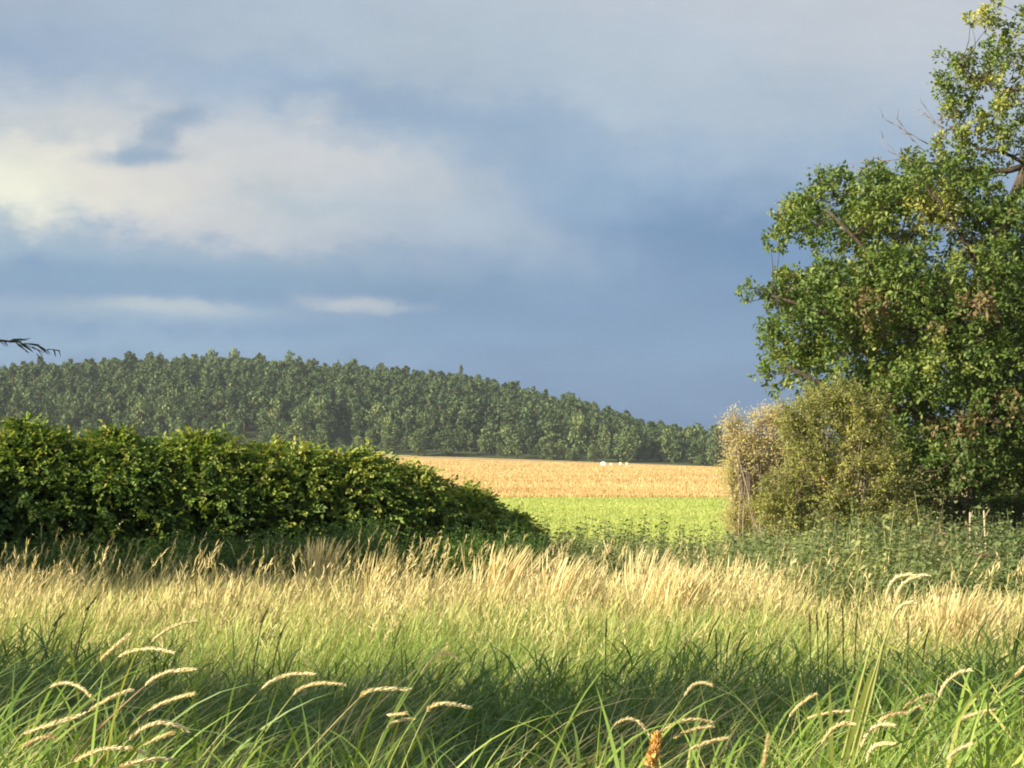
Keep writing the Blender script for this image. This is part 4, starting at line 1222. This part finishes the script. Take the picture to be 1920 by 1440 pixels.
spike(1203, 1445, 1380, 3.0, 0.011, 1.0, 'thick orange seed spike at the bottom edge, right of centre', 30, head=0.95, seed=1)
for i, (px, pb, pt_, Yq, ln, lb) in enumerate([
        (1582, 1245, 1138, 7.6, -2, 'tallest dark dock spike, left of the tall bright stalk'), (1552, 1200, 1150, 7.8, 0, 'thin dark dock spike left of the tallest one'),
        (1600, 1200, 1150, 7.9, 8, 'dark dock spike leaning right beside the tallest one'), (1535, 1190, 1152, 8.0, -4, 'short reddish dock spike leaning left'),
        (1520, 1195, 1152, 8.0, -2, 'short reddish dock spike at the left end of its row'), (1700, 1280, 1168, 7.2, 3, 'tall dark dock spike just right of the bright stalk'),
        (1720, 1230, 1180, 7.5, 22, 'dark dock spike leaning right above the dark reed grass'), (1345, 1250, 1182, 7.4, -3, 'dark branching dock spike at the middle right of the shade'),
        (1355, 1235, 1186, 7.4, 14, 'dark dock spike leaning right out of the same spot'), (1135, 1205, 1160, 8.0, 2, 'dark spike poking into the yellow grass right of centre'),
        (500, 1215, 1165, 8.2, 40, 'dark stem leaning far right over the yellow grass at left'), (470, 1180, 1140, 8.4, 34, 'dark stem slanting right under the pinkish-tan tuft'),
        (60, 1190, 1150, 7.0, 60, 'dark stem slanting right at the left edge'), (130, 1160, 1120, 7.2, 50, 'dark slanting stem above the left shade')]):
    spike(px, pb, pt_, Yq, 0.0045, 0.3, lb, ln, group='dark dock spikes in the meadow', head=0.8, seed=10 + i)

# upright weeds breaking the pasture's lower edge
for i, (px, pt_, Yq, lb) in enumerate([(1016, 955, 28, 'dark upright weed at the right end of the hedge'), (1055, 962, 28, 'dark upright weed against the pasture, second from the hedge'),
                                       (1160, 972, 28, 'low leafy weed against the pasture between two taller ones'), (1245, 958, 27, 'tallest dark upright weed against the pasture'),
                                       (1300, 985, 27, 'small weed against the pasture right of the tallest one'), (1185, 968, 28.5, 'thin weed just left of the tallest upright weed')]):
    t = at(px, pt_, Yq); gz = float(ground_z(t[0], Yq))
    root = empty('upright_weed', (t[0], Yq, gz)); b = Buf()
    n = 4; Pb = np.stack([rng.normal(0, 0.035, n), rng.normal(0, 0.03, n), np.zeros(n)], -1)
    herb(b, Pb, (t[2] - gz) * np.array([1, 0.93, 0.86, 0.95]), np.full(n, 0.25), 0.07, 11, lean=0.05)
    b.obj('stems', M_nettle, root)
    tag(root, lb, 'weed', 'weeds against the pasture')

# dead pale stalks and the rail below the oak
for i, (px, pt_, pb, lb) in enumerate([(1818, 962, 1055, 'pinkish dead stalk, left of three below the oak'), (1831, 990, 1055, 'short dead stalk, middle of three below the oak'),
                                       (1845, 958, 1050, 'tall pale dead stalk, right of three below the oak')]):
    Yq = 21.0; t = at(px, pt_, Yq); q = at(px + 3, pb, Yq); gz = float(ground_z(q[0], Yq))
    b = Buf(); tube(b, wobble(bez([0, 0, 0], [0.0, 0, (t[2] - gz) / 2], [t[0] - q[0], 0, t[2] - gz], 7), 0.008), np.linspace(0.018, 0.009, 7), 6)
    for k in range(5):
        z = (t[2] - gz) * (0.5 + 0.11 * k); a = rng.uniform(0, 6)
        tube(b, [[0, 0, z], [math.cos(a) * .06, math.sin(a) * .06, z + .09]], [0.006, 0.003], 4)
    o = b.obj('dead_stalk', M_palebark, loc=(q[0], Yq, gz)); tag(o, lb, 'dead stalk', 'dead stalks below the oak')
Yf = 18.0
p, q = at(1822, 1040, Yf), at(2120, 1040, Yf); gz = float(ground_z(p[0], Yf))
root = empty('rail_fence', (p[0], Yf, gz))
def box(buf, x0, x1, y0, y1, z0, z1):
    V = [[x0, y0, z0], [x1, y0, z0], [x1, y1, z0], [x0, y1, z0], [x0, y0, z1], [x1, y0, z1], [x1, y1, z1], [x0, y1, z1]]
    buf.add(V, [[0, 3, 2, 1], [4, 5, 6, 7], [0, 1, 5, 4], [1, 2, 6, 5], [2, 3, 7, 6], [3, 0, 4, 7]])
b = Buf(); box(b, 0, q[0] - p[0], -0.03, 0.0, p[2] - gz - 0.014, p[2] - gz + 0.014); b.obj('rail', M_wood, root)
for k in (0.56, 1.45):
    b = Buf(); box(b, k - 0.05, k + 0.05, 0.002, 0.10, -0.2, p[2] - gz + 0.06); b.obj('post', M_wood, root)
tag(root, 'low dark wooden rail fence at the right edge below the oak', 'fence')


# ------------------------------------------------------------------ willow beside the camera: its bough tip hangs into the photo, its crown shades the meadow
def shade_tree(root, o0, tk, targets, nleaf, seed, mat, ll=(0.07, 0.11), lw=0.03):
    """crown whose clumps stand between the sun and the given patch of meadow"""
    tr, cr, tw = Buf(), Buf(), Buf()
    tube(tr, tk, np.linspace(0.2, 0.03, len(tk)), 8)
    g = np.random.default_rng(seed)
    segs = [tk]; cs = np.array(targets)
    for k in range(12):
        c = cs[(k * 29) % len(cs)]
        pts = bez(tk[2] + [0, 0, g.uniform(-.6, .8)], (tk[3] + c - o0) / 2, c - o0, 7); tube(tr, pts, np.linspace(0.06, 0.015, 7), 5); segs.append(pts)
    seg = np.vstack(segs)
    for c in cs:
        q = c - o0; s = seg[np.argmin(((seg - q) ** 2).sum(1))]
        tube(tw, bez(s, (s + q) / 2, q, 4), [0.015, 0.01, 0.007, 0.004], 4, cap=False)
        n = nleaf
        P = q + g.normal(size=(n, 3)) * [0.24, 0.24, 0.17]
        A = unit(g.normal(size=(n, 3)) + [0.3, 0, -0.5])
        leaves(cr, P, A, unit(g.normal(size=(n, 3)) + [0, 0, 0.7]), g.uniform(*ll, n), lw, np.clip(g.normal(0.5, 0.2, n), 0, 1), six=False)
    return tr, cr, tw


def sunward(n, fx, fy, fz, ft, seed):
    g = np.random.default_rng(seed)
    x = g.uniform(*fx, n); y = g.uniform(fy[0], fy[1], n)
    P = np.stack([x, y, g.uniform(*fz, n)], -1)
    return P + sun_dir * g.uniform(*ft, n)[:, None]


def build_willow():
    root = empty('willow_tree', (-6.9, 2.2, 0)); o0 = np.array([-6.9, 2.2, 0.0])
    tk = np.array([[0, 0, -0.2], [0.05, 0, 1.2], [0.1, 0.1, 2.6], [0.1, 0.2, 3.8], [0.1, 0.2, 4.8]])
    tg = [c for c in sunward(420, (-2.8, 3.4), (5.1, 8.3), (0.75, 1.0), (8.2, 10.2), 5)]
    tg += [c for c in sunward(60, (-3.4, -1.7), (8.0, 9.8), (0.7, 1.0), (8.2, 10.2), 25)]
    tr, cr, tw = shade_tree(root, o0, tk, tg, 120, 5, M_willow)
    g = np.random.default_rng(15)
    # the bough whose tip shows at the left edge
    Yt = 5.0
    ctl = [at(-260, 560, Yt), at(-60, 630, Yt), at(16, 642, Yt), at(50, 640, Yt)]
    bough = bez(tk[2] + o0, ctl[0] + [-1.0, -0.8, 0.25], ctl[1], 12)
    bo = Buf(); tube(bo, bough - o0, np.linspace(0.05, 0.006, 12), 5)
    tube(bo, bez(ctl[1], ctl[2], at(40, 641, Yt), 6) - o0, [0.005, 0.004, 0.003, 0.003, 0.002, 0.002], 4)
    for (ax, ay, bx, by, w) in [(18, 642, 57, 634, .012), (25, 642, 44, 636, .010), (40, 643, 68, 656, .010), (45, 644, 74, 646, .009), (30, 643, 55, 662, .004), (60, 650, 82, 662, .006), (72, 648, 92, 660, .005),
                                (80, 652, 95, 664, .004), (88, 655, 112, 657, .002), (70, 655, 80, 668, .004), (100, 655, 104, 668, .002), (110, 656, 113, 666, .002), (0, 640, 12, 650, .005), (35, 642, 50, 650, .008)]:
        p, q2 = at(ax, ay, Yt), at(bx, by, Yt)
        leaves(cr, (p - o0)[None] + g.normal(size=(1, 3)) * 0.004, (q2 - p)[None], np.array([[0.2, -0.55, 0.8]]), np.linalg.norm(q2 - p), w, 0.35)
        tube(bo, np.array([p, (p + q2) / 2 + [0, 0, 0.001], q2]) - o0, [0.0016, 0.0012, 0.0008], 3)
    bo.obj('bough', M_bark, root)
    tr.obj('trunk', M_bark, root, smooth=True); cr.obj('crown', M_willow, root); tw.obj('twigs', M_bark, root)
    tag(root, 'willow at the left edge, only a drooping leafy twig of it shows against the sky', 'tree')


build_willow()
o0 = np.array([-12.6, 13.5, float(ground_z(-12.6, 13.5))])
root = empty('added_shade_tree', o0)  # added unseen tree, crown shaped to throw shade on the hedge foot
tk = np.array([[0, 0, -0.2], [0.05, 0, 1.4], [0.1, 0.1, 2.9], [0.1, 0.2, 4.2], [0.1, 0.2, 5.6]])
tr, cr, tw = shade_tree(root, o0, tk, sunward(300, (-7.2, -1.2), (18.0, 23.4), (0.2, 0.8), (9.5, 12.5), 6) , 110, 6, M_willow, (0.06, 0.10), 0.05)
tr.obj('trunk', M_bark, root, smooth=True); cr.obj('crown', M_willow, root); tw.obj('twigs', M_bark, root)
tag(root, 'unseen tree added outside the left edge to shade the hedge foot', 'tree')


# ------------------------------------------------------------------ haze
def build_haze():
    V = [[-500, -30, -5], [500, -30, -5], [500, 1230, -5], [-500, 1230, -5], [-500, -30, 60], [500, -30, 60], [500, 1230, 60], [-500, 1230, 60]]
    b = Buf(); b.add(V, [[0, 3, 2, 1], [4, 5, 6, 7], [0, 1, 5, 4], [1, 2, 6, 5], [2, 3, 7, 6], [3, 0, 4, 7]])
    m = bpy.data.materials.new('haze_air'); m.use_nodes = True; nt = m.node_tree; nt.nodes.clear()
    v = nt.nodes.new('ShaderNodeVolumePrincipled'); v.inputs['Color'].default_value = (0.85, 0.92, 1.0, 1)
    v.inputs['Density'].default_value = 0.00016; v.inputs['Anisotropy'].default_value = 0.2
    out = nt.nodes.new('ShaderNodeOutputMaterial'); nt.links.new(v.outputs[0], out.inputs['Volume'])
    o = b.obj('haze', m); o['kind'] = 'stuff'; tag(o, 'thin bluish summer haze over the fields and the hill', 'haze')


build_haze()
